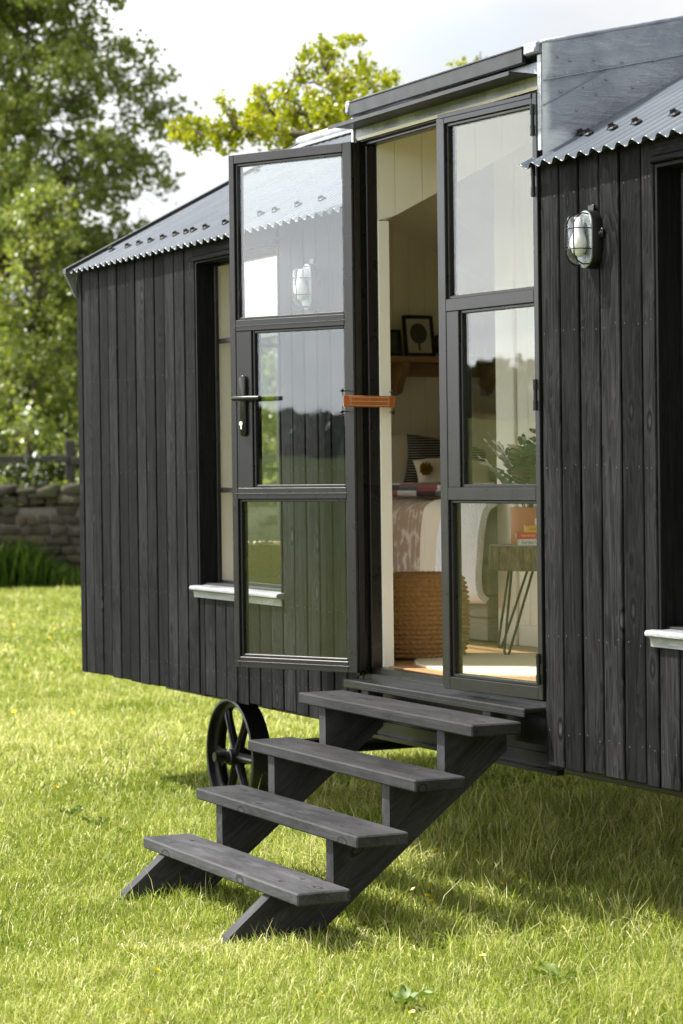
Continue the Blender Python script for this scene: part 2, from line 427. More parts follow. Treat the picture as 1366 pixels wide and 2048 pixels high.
def vnoise(x, y, seed=0):
    xi = np.floor(x).astype(int); yi = np.floor(y).astype(int); fx = x-xi; fy = y-yi
    fx = fx*fx*(3-2*fx); fy = fy*fy*(3-2*fy)
    def h(a, b_):
        n = (a*374761393+b_*668265263+seed*144665) & 0x7fffffff
        n = ((n ^ (n >> 13))*1274126177) & 0x7fffffff
        return ((n ^ (n >> 16)) & 0xffff)/65535.0
    return (h(xi, yi)*(1-fx)+h(xi+1, yi)*fx)*(1-fy)+(h(xi, yi+1)*(1-fx)+h(xi+1, yi+1)*fx)*fy

# ------------------------------------------------------------------ setting: ground
def hgt(x, y):
    x = np.asarray(x, float); y = np.asarray(y, float)
    l = np.maximum(0, -x-26); s_ = np.maximum(0, -y-28); bk = np.maximum(0, y-45)
    h = .042*l/(1+l*.0012)+.020*s_/(1+s_*.001)+.02*bk
    near = .018*(vnoise(x*.9, y*.9, 3)-.5)+.05*(vnoise(x*.22, y*.22, 5)-.5)
    flat = np.exp(-((x+1.2)**2+(y-.6)**2)/30)
    return -G+h+near*(1-.75*flat)+.9*(vnoise(x*.02, y*.02, 9)-.5)*np.minimum(1, (l+s_+bk)/40)
gx = np.unique(np.concatenate([np.linspace(-420, -40, 60), np.linspace(-40, 14, 190), np.linspace(14, 300, 40)]))
gy = np.unique(np.concatenate([np.linspace(-420, -20, 60), np.linspace(-20, 26, 150), np.linspace(26, 300, 40)]))
X, Y = np.meshgrid(gx, gy, indexing='ij')
V = np.stack([X, Y, hgt(X, Y)-.012], -1).reshape(-1, 3)
ny = len(gy); ii, jj = np.meshgrid(np.arange(len(gx)-1), np.arange(ny-1), indexing='ij'); q = (ii*ny+jj).ravel()
F = np.stack([q, q+ny, q+ny+1, q+1], 1)
ground = mesh_obj('ground', V, F, 'field', None, True, (0, 0, -G)); ground['kind'] = 'structure'

# grass blades (stuff)
def blades(x, y, L, wd, lean, colr, rn_dir):
    n = len(x); z0 = hgt(x, y)-.015
    a = rng.random(n)*2*np.pi; ld = rn_dir
    wx, wy = np.cos(a)*wd/2, np.sin(a)*wd/2
    bx_, by_ = np.cos(ld)*lean, np.sin(ld)*lean
    P = np.zeros((n, 5, 3))
    P[:, 0] = np.stack([x-wx, y-wy, z0], 1); P[:, 1] = np.stack([x+wx, y+wy, z0], 1)
    hm = L*.55; xm = x+bx_*.33*L; ym = y+by_*.33*L
    P[:, 2] = np.stack([xm-wx*.8, ym-wy*.8, z0+hm], 1); P[:, 3] = np.stack([xm+wx*.8, ym+wy*.8, z0+hm], 1)
    P[:, 4] = np.stack([x+bx_*L, y+by_*L, z0+L*np.maximum(.25, 1-.45*lean**2)], 1)
    b0 = np.arange(n)*5
    F = np.concatenate([np.stack([b0, b0+1, b0+3], 1), np.stack([b0, b0+3, b0+2], 1), np.stack([b0+2, b0+3, b0+4], 1)])
    return P.reshape(-1, 3), F, np.repeat(colr, 5)
def grass_region(d0, d1, dens, half, wd, Lm):   # grass under and near the hut is long, lengthened further to deepen shade
    # wedge around the view axis, in plan
    area = half*(d1*d1-d0*d0); n = int(area*dens)
    d = np.sqrt(rng.random(n)*(d1*d1-d0*d0)+d0*d0); a = (rng.random(n)*2-1)*half
    f2 = np.array((-math.cos(PAN), math.sin(PAN))); r2_ = np.array((math.sin(PAN), math.cos(PAN)))
    x = CAM.x+d*(f2[0]+a*r2_[0]); y = CAM.y+d*(f2[1]+a*r2_[1])
    # clumping
    cl = vnoise(x*7, y*7, 11); keep = rng.random(n) < .45+.75*cl
    x, y, d = x[keep], y[keep], d[keep]; n = len(x)
    p1 = vnoise(x*1.3, y*1.3, 21); p2 = vnoise(x*4.5, y*4.5, 22); p3 = vnoise(x*.5, y*.5, 23)
    L = Lm*(.40+.95*rng.random(n)**1.6)*(.70+.6*p2)*(.85+.3*p3)*(1+.85*((x > -2.6) & (x < 3) & (y > -.55)))
    straw = np.clip(.30+.42*(p1-.5)+.30*(p2-.5)+.25*(p3-.5), 0, 1)
    c = np.clip(rng.normal(.47, .17, n)+.65*(straw-.3)+.05, 0, .86)
    st = rng.random(n) < .10+.22*np.clip(straw-.25, 0, 1); c[st] = .86+.14*rng.random(st.sum())
    lean = np.clip(.30+.90*rng.random(n)+.2*(p1-.5), .05, 1.45); lean[st] *= 1.25
    dirn = 2*np.pi*vnoise(x*3.2, y*3.2, 31)*1.6+rng.normal(0, 2.2, n)
    tall = rng.random(n) < .012; L[tall] *= 1.9; lean[tall] *= .45; c[tall] = np.clip(c[tall]+.25, 0, 1)
    worn = np.exp(-((x+.35)**2+(y+1.16)**2)/.05)+.7*np.exp(-((x+1.35)**2+(y+1.12)**2)/.03); c = np.clip(c+.35*worn, 0, 1); L *= 1-.45*np.clip(worn, 0, 1)
    return blades(x, y, L, wd*(.6+.8*rng.random(n)), lean, c, dirn)
parts = [grass_region(4.2, 7.6, 15500, .24, .0027, .054), grass_region(7.6, 11.5, 10000, .24, .0034, .056),
         grass_region(11.5, 18, 3600, .22, .0056, .060), grass_region(18, 35, 900, .20, .011, .068)]
Vs, Fs, Cs = [], [], []; o_ = 0
for v_, f_, c_ in parts: Vs.append(v_); Fs.append(f_+o_); Cs.append(c_); o_ += len(v_)
lawn = mesh_obj('lawn_grass', np.concatenate(Vs), np.concatenate(Fs), 'grass', None, False, (0, 0, -G), None, np.concatenate(Cs))
tag(lawn, 'short sunlit meadow grass with straw coloured tips', 'grass', None, 'stuff')

# ------------------------------------------------------------------ the hut
hut = thing('hut', (-.7, 1.2, -G), 'black timber clad hut on iron wheels with corrugated roof and open glazed double doors', 'hut')
LX0, LX1, DP = -4.548, 3.20, 2.50
WL = (-3.0, -2.11, .50, 1.94); WR = (.695, 1.60, .50, 1.935); DR = (-1.40, .004, -.1, 2.30)
def cells(x0, x1, z0, z1, holes):
    xs = sorted({x0, x1, *[h[i] for h in holes for i in (0, 1) if x0 < h[i] < x1]})
    zs = sorted({z0, z1, *[h[i] for h in holes for i in (2, 3) if z0 < h[i] < z1]})
    out = []
    for a, b_ in zip(xs, xs[1:]):
        run = None
        for c_, d_ in zip(zs, zs[1:]):
            mx_, mz = (a+b_)/2, (c_+d_)/2
            if any(h[0] < mx_ < h[1] and h[2] < mz < h[3] for h in holes):
                if run: out.append((a, b_, *run)); run = None
            else: run = (run[0], d_) if run else (c_, d_)
        if run: out.append((a, b_, *run))
    return out
# cladding boards
mb = MB(); GAP = .010
def board(x0, x1, z0, z1, y0=None):
    y = (0 if y0 is None else y0)+random.uniform(-.0018, .0018)
    mb.bx(x0+GAP/2, x1-GAP/2, y, y+.021, z0+random.uniform(-.006, .004), z1, b=.003, grain=2)
    if x1-x0 > .07:
        for zn in (.115, .44, 1.0, 1.45, 1.90):
            if z0+.03 < zn < z1-.02:
                for xn in (x0+.026, x1-.026):
                    q = (xn+random.uniform(-.005, .005), y, zn+random.uniform(-.008, .008))
                    mb.lathe([(.0028, .0004), (.0026, -.0006), (.0004, -.0008)], q, 1, 7, rn=5.0)
ed = [-4.548, -4.471]+[-4.471+.12225*k for k in range(1, 13)]
for a, c_ in zip(ed, ed[1:]): board(a, c_, 0, 2.02)
ed2 = [-3.0, -2.939]+[-2.939+.1197*k for k in range(1, 14)]
for a, c_ in zip(ed2, ed2[1:]):
    if a >= -1.40: break
    c2 = min(c_, -1.402)
    if c2-a < .02: break
    if c2 <= WL[1]+.01: board(a, c2, 0, .468)
    elif a < WL[1]:
        board(a, WL[1], 0, .468); board(WL[1]+.0, c2, 0, 2.02)
    else: board(a, c2, 0, 2.02)
mb.bx(WL[0]-.004, WL[1]+.004, -.006, .018, 1.958, 2.03, b=.003, grain=0); mb.bx(WL[0]-.008, WL[1]+.008, -.016, .018, 1.936, 1.9565, b=.003, grain=0)
mb.build('cladding', 'cladding', hut); mb = MB()
ed3 = [.004, .125, .2455, .3715, .492, .6175, .695]
for a, c_ in zip(ed3, ed3[1:]): board(a, c_, 0, 2.02)
ed4 = [.695, .808]+[.808+.122*k for k in range(1, 22)]
for a, c_ in zip(ed4, ed4[1:]):
    if a > LX1-.02: break
    c_ = min(c_, LX1)
    if c_ <= WR[1]+.001: board(a, c_, 0, .468)
    elif a < WR[1]: board(a, WR[1], 0, .468); board(WR[1], c_, 0, 2.02)
    else: board(a, c_, 0, 2.02)
for (x0, x1) in ((WR[0], WR[1]),):
    mb.bx(x0-.004, x1+.004, -.006, .018, 1.958, 2.03, b=.003, grain=0)
    mb.bx(x0-.008, x1+.008, -.016, .018, 1.936, 1.9565, b=.003, grain=0)
mb.build('cladding', 'cladding', hut)
# end and back cladding, boards in depth
mb = MB()
def gable_top(y): return 1.99+.533*min(y, DP-y)
for xe, sg in ((LX0, 1), (LX1, -1)):
    mb = MB(); y = .022
    while y < DP-.03:
        y2 = min(y+.12, DP-.022); a, c_ = y+.004, y2-.004
        holes = []
        if sg > 0 and c_ > .30 and a < 1.13: holes = [(0, .57), (1.95, None)]
        else: holes = [(0, None)]
        for (za, zb) in holes:
            ta, tb = (gable_top(a), gable_top(c_)) if zb is None else (zb, zb)
            mid = [(DP/2, gable_top(DP/2))] if zb is None and a < DP/2 < c_ else []
            mb.prism([(a, za), (c_, za), (c_, tb)]+mid+[(a, ta)], 0, xe if sg > 0 else xe-.02, xe+.02 if sg > 0 else xe)
        y = y2
    mb.build('end_cladding', 'cladding', hut)
mb = MB(); x = LX0
while x < LX1-.02:
    mb.bx(x+.004, min(x+.12, LX1)-.004, DP-.021, DP, 0, 2.02, b=.003); x += .12
mb.build('back_cladding', 'cladding', hut)
# core walls
mb = MB()
for (a, c_, d_, e_) in cells(LX0+.03, LX1-.03, .015, 1.985, [WL, WR, DR]): mb.bx(a, c_, .0235, .105, d_, e_, b=.0005)
for (a, c_, d_, e_) in cells(LX0+.03, LX1-.03, .015, 1.985, []): mb.bx(a, c_, DP-.11, DP-.0235, d_, e_, b=.0005)
EW = (.30, 1.13, .59, 1.93)
for (a, c_, d_, e_) in cells(.0255, DP-.0255, .015, 1.985, [EW]): mb.bx(LX0+.0225, LX0+.10, a, c_, d_, e_, b=.0005)
for (a, c_, d_, e_) in cells(.0255, DP-.0255, .015, 1.985, []): mb.bx(LX1-.10, LX1-.0225, a, c_, d_, e_, b=.0005)
for xe in (LX0+.0225, LX1-.10): mb.prism([(.03, 1.987), (DP-.03, 1.987), (DP/2, 1.987+.533*(DP/2-.03))], 0, xe, xe+.0775)
mb.build('wall_core', 'rubber', hut)
# interior lining
FZ = .235; IX0, IX1 = LX0+.118, LX1-.118
mb = MB()
def lining_x(x0, x1, y, z0, z1, holes, face=-1, pitch=.095):
    k = x0
    while k < x1-.004:
        k2 = min(k+pitch, x1)
        for (a, c_, d_, e_) in cells(k, k2, z0, z1, holes): mb.bx(a+.0008, c_-.0008, y, y+.0145, d_, e_, b=.0025)
        k = k2
lining_x(IX0, -1.36, .1065, FZ-.02, 2.0, [WL])
mb.build('interior_lining', 'cream', hut); mb = MB()
lining_x(.004, IX1, .1065, FZ-.02, 2.0, [WR])
mb.build('interior_lining', 'cream', hut); mb = MB()
lining_x(IX0, IX1, DP-.125, FZ-.02, 2.0, [])
mb.build('interior_lining', 'cream', hut)
mb = MB(); y = .122
while y < DP-.125:                                              # end wall: boards under the slope
    y2 = min(y+.095, DP-.124); a, c_ = y+.0008, y2-.0008
    segs = [(FZ-.02, EW[2]), (EW[3], None)] if (c_ > EW[0] and a < EW[1]) else [(FZ-.02, None)]
    for za, zb in segs:
        ta, tb = (1.92+.513*min(a, DP-a), 1.92+.513*min(c_, DP-c_)) if zb is None else (zb, zb)
        mb.prism([(a, za), (c_, za), (c_, tb), (a, ta)], 0, LX0+.101, IX0)
    y = y2
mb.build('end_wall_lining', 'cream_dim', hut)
mb = MB(); y = .122
while y < DP-.125:
    y2 = min(y+.095, DP-.124)
    mb.prism([(y, FZ-.02), (y2-.001, FZ-.02), (y2-.001, 1.92+.513*min(y2, DP-y2)), (y, 1.92+.513*min(y, DP-y))], 0, IX1, LX1-.101); y = y2
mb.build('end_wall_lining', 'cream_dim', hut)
# dormer cheeks, inside: cream boards standing on the slope, and the reveals below
for xs, w_ in ((-1.358, .018), (.004, .018)):
    mb = MB(); mb.bx(xs, xs+w_, .0765, .124, FZ-.018, 1.962, b=.002)
    y = .0765
    while y < 1.0:
        y2 = y+(.12 if y > .1 else .075)
        zb = lambda yy: max(1.9625, 1.906+.513*yy); zt = lambda yy: 2.262+.21*yy
        if zt(y2) <= zb(y2): break
        mb.prism([(y+.001, zb(y)), (y2-.001, zb(y2)), (y2-.001, zt(y2)), (y+.001, zt(y))], 0, xs, xs+w_); y = y2
    mb.build('door_reveal', 'cream', hut)
mb = MB()                                                       # ceilings
for (x0, x1) in ((IX0, -1.36), (.024, IX1)):
    k = x0
    while k < x1-.01:
        k2 = min(k+.12, x1)
        mb.prism([(.1, 1.955), (DP/2-.002, 1.955+.513*(DP/2-.102)), (DP/2-.002, 1.970+.513*(DP/2-.102)), (.1, 1.970)], 0, k+.001, k2-.001, grain=1); k = k2
k = IX0
while k < IX1-.01:
    k2 = min(k+.12, IX1)
    mb.prism([(DP-.1, 1.955), (DP-.1, 1.970), (DP/2+.002, 1.970+.513*(DP/2-.102)), (DP/2+.002, 1.955+.513*(DP/2-.102))], 0, k+.001, k2-.001, grain=1); k = k2
mb.prism([(.0, 2.268), (1.15, 2.50), (1.15, 2.512), (.0, 2.28)], 0, -1.36, .024)
mb.bx(IX0, IX1, DP/2-.03, DP/2+.03, 2.49, 2.575, grain=0)
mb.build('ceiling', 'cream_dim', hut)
mb = MB(); y = .1
while y < DP-.11:
    y2 = min(y+.13, DP-.11); mb.bx(IX0-.01, IX1+.01, y+.0012, y2-.0012, FZ-.022, FZ, b=.0015, grain=0); y = y2
mb.build('floor', 'floor_wood', hut)
# partition beside the bed
mb = MB()
mb.bx(-2.135, -1.98, 1.045, 1.07, FZ, 2.38, b=.003)
mb.bx(-2.13, -1.975, 1.07, DP-.125, FZ, 2.0, b=.003)
mb.bx(-1.978, -1.0, 1.055, 1.07, FZ, FZ+.09, b=.004)
k = -1.979
while k < -1.0: mb.bx(k+.0008, k+.0942, 1.06, 1.075, FZ+.09, 2.38, b=.003); k += .095
mb.build('partition', 'cream', hut)

# roof
def sheet(x0, x1, y0, y1, back=False):
    nx = int((x1-x0)/.0076)+1; xs = np.linspace(x0, x1, nx); ys = np.concatenate([[y0, y0+.003], np.linspace(y0+.18, y1-.18, 4), [y1-.003, y1]])
    P = np.zeros((nx, 8, 3)); cz = (.0102)*np.cos(2*np.pi*(xs-x0)/.076)
    for j, y in enumerate(ys):
        P[:, j, 0] = xs
        zz = 2.035+.533*y if not back else 2.035+.533*(DP-y)
        s_ = -1 if not back else 1
        P[:, j, 1] = y+s_*.47*cz; P[:, j, 2] = zz+.88*cz
    return P
mb = MB()
mb.grid(sheet(-4.505, -1.385, -.055, DP/2)); mb.grid(sheet(-.03, 3.27, -.055, DP/2)); mb.grid(sheet(-1.385, -.03, .98, DP/2))
mb.grid(sheet(-4.505, 3.27, DP/2, DP+.055, True)[:, ::-1] if False else sheet(-4.505, 3.27, DP/2, DP+.055, True))
roof = mb.build('roof', 'roof', hut, True)
sm = roof.modifiers.new('thickness', 'SOLIDIFY'); sm.thickness = .0016; sm.offset = 0
mb = MB()                                                       # ridge roll
mb.tube([(-4.515, DP/2, 2.718), (3.28, DP/2, 2.718)], .034, 16)
for sg in (-1, 1): mb.prism([(DP/2, 2.718), (DP/2+sg*.11, 2.668), (DP/2+sg*.11, 2.663), (DP/2, 2.70)], 0, -4.51, 3.275)
smooth_angle(mb.build('ridge_cap', 'lead_light', roof))
mb = MB()
mb.prism([(-.075, 2.0), (-.075, 2.022), (DP/2, 2.728), (DP+.075, 2.022), (DP+.075, 2.0), (DP/2, 2.70)], 0, -4.535, -4.492)
mb.build('verge_flashing', 'trim', roof); mb = MB(); mb.prism([(-.075, 2.0), (-.075, 2.022), (DP/2, 2.728), (DP+.075, 2.022), (DP+.075, 2.0), (DP/2, 2.70)], 0, 3.262, 3.30)
mb.build('verge_flashing', 'trim', roof)
mb = MB(); mb.prism([(-.060, 2.0), (-.001, 2.012), (-.001, 1.885), (-.006, 1.885)], 0, -4.556, -4.546)
mb.build('verge_closer', 'lead', roof)
def bolt(parent, x, y):
    z = 2.035+.533*y+.0088
    b_ = MB(); Rt = Matrix.Rotation(math.atan(.533), 3, 'X')
    b_.lathe([(.0, 0), (.021, 0), (.0215, .003), (.016, .008), (.013, .0082), (.013, .012), (.010, .0125), (.010, .019), (0.001, .0195)], (0, 0, 0), 2, 14, R=np.array(Rt))
    return b_, (x, y, z)
mb_, _ = bolt(roof, 0, 0)
o0 = mb_.build('roof_bolt', 'black_metal', roof); me0 = o0.data
me0.transform(Matrix.Translation(Vector(ORG['roof_bolt']-np.array((0, 0, G)))))
first = True
def nearest_crest(x, x0): return x0+round((x-x0)/.076)*.076
for (x, y, x0) in [(-4.373, .12, -4.505), (-4.16, .118, -4.505), (-3.998, .118, -4.505), (-3.82, .117, -4.505), (-3.66, .12, -4.505), (-3.497, .122, -4.505), (-3.40, .115, -4.505), (-3.299, .117, -4.505), (-3.12, .115, -4.505), (-2.941, .113, -4.505), (-2.76, .115, -4.505), (-2.56, .115, -4.505), (-2.36, .115, -4.505), (-2.15, .115, -4.505), (-1.93, .115, -4.505), (-1.70, .115, -4.505),
                   (-.106, .14, -.03), (.089, .12, -.03), (.272, .118, -.03), (.462, .112, -.03), (.652, .105, -.03), (.84, .11, -.03), (1.03, .11, -.03), (-4.36, .92, -4.505), (-4.2, 1.06, -4.505), (-3.2, 1.06, -4.505), (-2.4, 1.06, -4.505), (-1.75, 1.06, -4.505)]:
    o = o0 if first else cp(o0); first = False
    x = max(nearest_crest(x, x0), x0+.076)
    o.location = Vector((x, y, 2.035+.533*y+.0085+G))-Vector(ORG['hut'])

# dormer over the doors
dorm = MB()
dorm.prism([(-.012, 2.385), (1.2, 2.652), (1.2, 2.69), (-.012, 2.425)], 0, -1.37, .018)
dormer = dorm.build('dormer_roof', 'lead', hut)
mb = MB(); mb.bx(-1.365, -.052, -.030, -.012, 2.362, 2.412, b=.002); mb.prism([(-.034, 2.412), (.10, 2.437), (.10, 2.441), (-.034, 2.417)], 0, -1.366, -.05)
mb.build('fascia', 'trim', dormer)
mb = MB()                                                        # folded canopy flashing above the doors
mb.prism([(.016, 2.318), (-.112, 2.322), (-.114, 2.308), (-.1115, 2.3075), (-.109, 2.318), (.016, 2.314)], 0, -1.385, 0.0)
mb.build('canopy_flashing', 'trim', hut)
mb = MB(); mb.bx(-1.383, .002, .004, .02, 2.276, 2.362, b=.002)
mb.build('apron', 'lead', hut)
def cheek(x, sg):
    ny_, nz_ = 60, 24; P = np.zeros((ny_, nz_, 3)); rn = np.zeros((ny_, nz_))
    for i in range(ny_):
        y = -.004+1.17*i/(ny_-1); zb = 2.045+.533*y; zt = max(zb+.002, 2.418+.215*y)
        for j in range(nz_):
            z = zb+(zt-zb)*j/(nz_-1)
            bul = .006*(vnoise(np.array([y*7.]), np.array([z*9.]), 4)[0]-.5)
            top = zt-z; bot = z-zb
            lay = .005 if top < .125 else (.003 if bot < .16 else 0)
            P[i, j] = (x+sg*(lay+bul), y, z)
            rn[i, j] = max(math.exp(-max(y, 0)/.05)*1.0, .8*math.exp(-((y-.02)/.13)**2-(bot/.12)**2), .35*math.exp(-bot/.02))
    m_ = MB(); m_.grid(P, rn.ravel()); return m_
ck = cheek(.030, 1).build('lead_cheek', 'lead', dormer, True); ck['label'] = 'grey lead cheek with chalky white front edge'
cheek(-1.388, -1).build('lead_cheek', 'lead', dormer, True)
mb = MB(); mb.tube([(.030, y, 2.420+.215*y) for y in np.linspace(-.004, 1.16, 12)], .009, 8, rn=.2); mb.tube([(.036, .57, 2.545), (.038, .575, 2.48), (.037, .583, 2.42)], .006, 6, rn=.6)
mb.build('lead_roll', 'lead', dormer, True)
mb = MB()
mb.bx(-.045, .032, -.030, -.008, 2.384, 2.422, b=.006, rn=.45); mb.bx(.012, .034, -.010, -.003, 2.06, 2.38, b=.003, rn=.6)
smooth_angle(mb.build('lead_corner', 'lead', dormer), 40); mb = MB()
mb.tube([(.0375, y, 2.418+.215*y-.125) for y in np.linspace(.0, .62, 9)], .0028, 6, rn=.3); mb.tube([(.0355, y, 2.045+.533*y+.165) for y in np.linspace(.0, .255, 7)], .0022, 6, rn=.35)
mb.build('lead_seam', 'lead', dormer, True); mb = MB()
mb.bx(-1.398, -1.366, -.034, -.008, 2.372, 2.422, b=.006, rn=.45); mb.bx(-1.4005, -1.3845, -.006, .004, 1.88, 2.36, b=.002, rn=1.0)
smooth_angle(mb.build('lead_corner', 'lead', dormer), 40)
mb = MB(); mb.lathe([(0.001, .004), (.003, .0035), (.0045, .0015), (.005, 0)], (0, 0, 0), 0, 10)
dot = mb.build('lead_dot', 'lead_light', dormer); dot.data.transform(Matrix.Translation(Vector(ORG['lead_dot']-np.array((0, 0, G))))); dot.data.transform(Matrix.Scale(-1, 4, (1, 0, 0)) if False else Matrix.Identity(4))
for k, (y, z) in enumerate([(.055, 2.375), (.105, 2.365), (.20, 2.372), (.31, 2.372), (.44, 2.385), (.25, 2.31), (.355, 2.29), (.155, 2.28), (.21, 2.26), (.13, 2.20), (.07, 2.26)]):
    o = dot if k == 0 else cp(dot)
    o.location = Vector((.0355 if z < 2.33 else .040, y, z+G))-Vector(ORG['hut'])

# door frame, threshold
mb = MB()
mb.bx(-1.402, -1.368, .0, .076, .18, 2.275, b=.003); mb.bx(-1.368, -1.345, .030, .076, .20, 2.25, b=.003)
for k in range(3): mb.bx(-1.3685+.0, -1.365, .006+.009*k, .011+.009*k, .2, 2.25, b=.001)
mb.bx(-1.368, .004, .03, .076, 2.250, 2.2755, b=.003); mb.bx(-1.368, .0, .012, .03, 2.262, 2.2755, b=.002)
mb.bx(.006, .024, .024, .076, .18, 2.275, b=.003); mb.bx(-.02, .006, .058, .076, .2, 2.25, b=.003)
mb.bx(-1.368, .004, .030, .076, .176, .234, b=.003); mb.bx(-1.368, .004, .004, .030, .176, .212, b=.003)
mb.build('door_frame', 'frame', hut)
mb = MB(); mb.bx(-1.375, .0, -.082, .006, .1725, .1905, b=.006, grain=0); mb.bx(-1.375, .0, -.082, -.070, .160, .176, b=.004)
mb.build('threshold', 'frame', hut)

# door leaves
def leaf(h, ang, zt, zb, S, right):
    a = R_(ang); u = np.array((-math.cos(a), -math.sin(a), 0)); n = np.array((math.sin(a), -math.cos(a), 0)); zv = np.array((0, 0, 1.))
    Rm = np.stack([u, n, zv], 1); h = np.array((h[0], h[1], 0.))
    def lb(m_, s0, s1, d0, d1, z0, z1, b=.002, g=2):
        c = h+u*(s0+s1)/2+n*(d0+d1)/2+zv*(z0+z1)/2
        m_.box(c, (abs(s1-s0), abs(d1-d0), abs(z1-z0)), Rm, b, g)
    s0, s1, g0, g1, gl, lk = S['s0'], S['s1'], S['g0'], S['g1'], S['gl'], S['lock']
    z1a, z1b, z2a, z2b, zg0, zg3 = 1.600, 1.556, .932, .887, .270, 2.222
    T = -.056
    f = MB()
    lb(f, s0, g0, 0, T, zb, zt); lb(f, g1, s1, 0, T, zb, zt)
    lb(f, g0, g1, 0, T, zg3, zt); lb(f, g0, g1, 0, T, zb, zg0-.012); lb(f, g0, g1, 0, T, z1b, z1a); lb(f, g0, g1, 0, T, z2b, z2a)
    lb(f, lk, g1, -.002, T, z2a, z1b)
    # glazing beads, a step below the face
    for (za, zc, ge) in ((z1a, zg3, g1), (z2a, z1b, lk), (zg0-.012, z2b, g1)):
        bd = .011
        lb(f, g0, g0+bd, -.010, T+.006, za, zc); lb(f, ge-bd, ge, -.010, T+.006, za, zc)
        lb(f, g0+bd, ge-bd, -.010, T+.006, za, za+bd); lb(f, g0+bd, ge-bd, -.010, T+.006, zc-bd, zc)
    if right:                                                    # stepped meeting stile
        lb(f, s1, s1+.026, -.012, T, zb+.01, zt-.01)
        lb(f, g0-.0, s1-.012, .0, .004, zt-.016, zt-.001, .001); 
    else:
        for zz in (z1b+.018, z2b+.020, zb+.022): lb(f, g0-.008, g1+.012, .0, .0025, zz, zz+.0035, .0008)
    door = f.build('door', 'frame', hut)
    r_ = MB()                                                    # rubber edge seen from the hinge side
    lb(r_, s0-.004, s0-.0005, -.014, T+.006, zb+.006, zt-.006, .001)
    r_.build('gasket', 'rubber', door)
    for (za, zc, ge) in ((z1a, zg3, g1), (z2a, z1b, lk), (zg0-.012, z2b, g1)):
        p = MB(); lb(p, g0+.006, ge-.006, -.0205, -.0245, za+.006, zc-.006, .0002)
        p.build('pane', 'glass', door)
    return door, lb, h, u, n
doorL, lbL, hL, uL, nL = leaf((-1.355, -.06), 27, 2.258, .215, dict(s0=-.034, s1=.577, g0=.009, g1=.550, gl=0, lock=.472), False)
doorR, lbR, hR, uR, nR = leaf((-.004, -.006), 6, 2.258, .214, dict(s0=-.002, s1=.585, g0=.024, g1=.546, gl=0, lock=.472), True)
doorL['label'] = 'left glazed door leaf swung wide open, with a lever handle'; doorR['label'] = 'right glazed door leaf standing almost shut'
# handle
mb = MB(); s_, z_ = .512, 1.258
pl_ = [];
for k in range(24):
    a = 2*math.pi*k/24; cx_, cz_ = .0165*math.cos(a), .0165*math.sin(a)
    pl_.append((cx_, cz_+(.104 if math.sin(a) >= 0 else -.104)))
P0 = [hL+uL*(s_+p[0])+np.array((0, 0, z_+p[1])) for p in pl_]
vs = [p+nL*.0005 for p in P0]+[p+nL*.010 for p in P0]+[hL+uL*(s_+p[0]*.8)+np.array((0, 0, z_+p[1]*.975))+nL*.0125 for p in pl_]
fs = [[i, (i+1) % 24, 24+(i+1) % 24, 24+i] for i in range(24)]+[[24+i, 24+(i+1) % 24, 48+(i+1) % 24, 48+i] for i in range(24)]+[list(range(48, 72))]
mb.add(vs, fs, None, .5, True)
pv = hL+uL*s_+np.array((0, 0, 1.287))
mb.tube([pv+nL*.012, pv+nL*.052], .010, 12)
mb.tube([pv+nL*.052+uL*.014, pv+nL*.054, pv+nL*.052-uL*.05, pv+nL*.050-uL*.118], [.0095, .0105, .0098, .0085], 12)
hd = smooth_angle(mb.build('handle', 'frame', doorL), 40)
mb = MB(); pc = hL+uL*s_+np.array((0, 0, 1.188))+nL*.012
mb.tube([pc, pc+nL*.010], .0088, 16); mb.box(pc+np.array((0, 0, -.013))+nL*.004, (.009, .010, .022), np.stack([uL, nL, np.array((0, 0, 1.))], 1), .002)
mb.build('lock_cylinder', 'chrome', doorL)
# hinges
def hinge(p, parent, u, n, plate=True, L_=.105):
    m_ = MB(); m_.tube([p+np.array((0, 0, -L_/2)), p+np.array((0, 0, -.018)), p+np.array((0, 0, -.0175)), p+np.array((0, 0, .0175)), p+np.array((0, 0, .018)), p+np.array((0, 0, L_/2))], [.0085, .0085, .007, .007, .0085, .0085], 12)
    if plate:
        Rm = np.stack([u, n, np.array((0, 0, 1.))], 1)
        m_.box(p+u*.020, (.04, .004, L_*.9), Rm, .001); m_.box(p+np.array((.004, .022, 0)), (.004, .036, L_*.9), None, .001)
    o = m_.build('hinge', 'black_metal', parent)
    if plate:
        for k in (-1, 0, 1):
            for q_, dr in ((p+np.array((.0065, .026, k*.034)), np.array((1., 0, 0))), (p+u*.018-n*.0025+np.array((0, 0, k*.034)), np.array((.6, -.8, 0)))):
                s2 = MB(); s2.tube([q_, q_+dr*.0018], .0042, 8); s2.build('screw', 'chrome', o)
    return o
for z in (2.168, 1.955, 1.22, .322): hinge(np.array((-1.362, -.030, z)), doorL, -uL*0+np.array((-.45, -.3, 0))/.54, np.array((.55, -.83, 0)))
for z in (2.165, 1.96, 1.243, .32): hinge(hR+np.array((-.004, -.012, z)), doorR, uR, nR, False)
mb = MB()                                                        # dark seals in the gap of the open hinge side
mb.bx(-1.398, -1.372, -.012, -.001, .2, 2.26, b=.002)
mb.build('door_seal', 'rubber', hut)

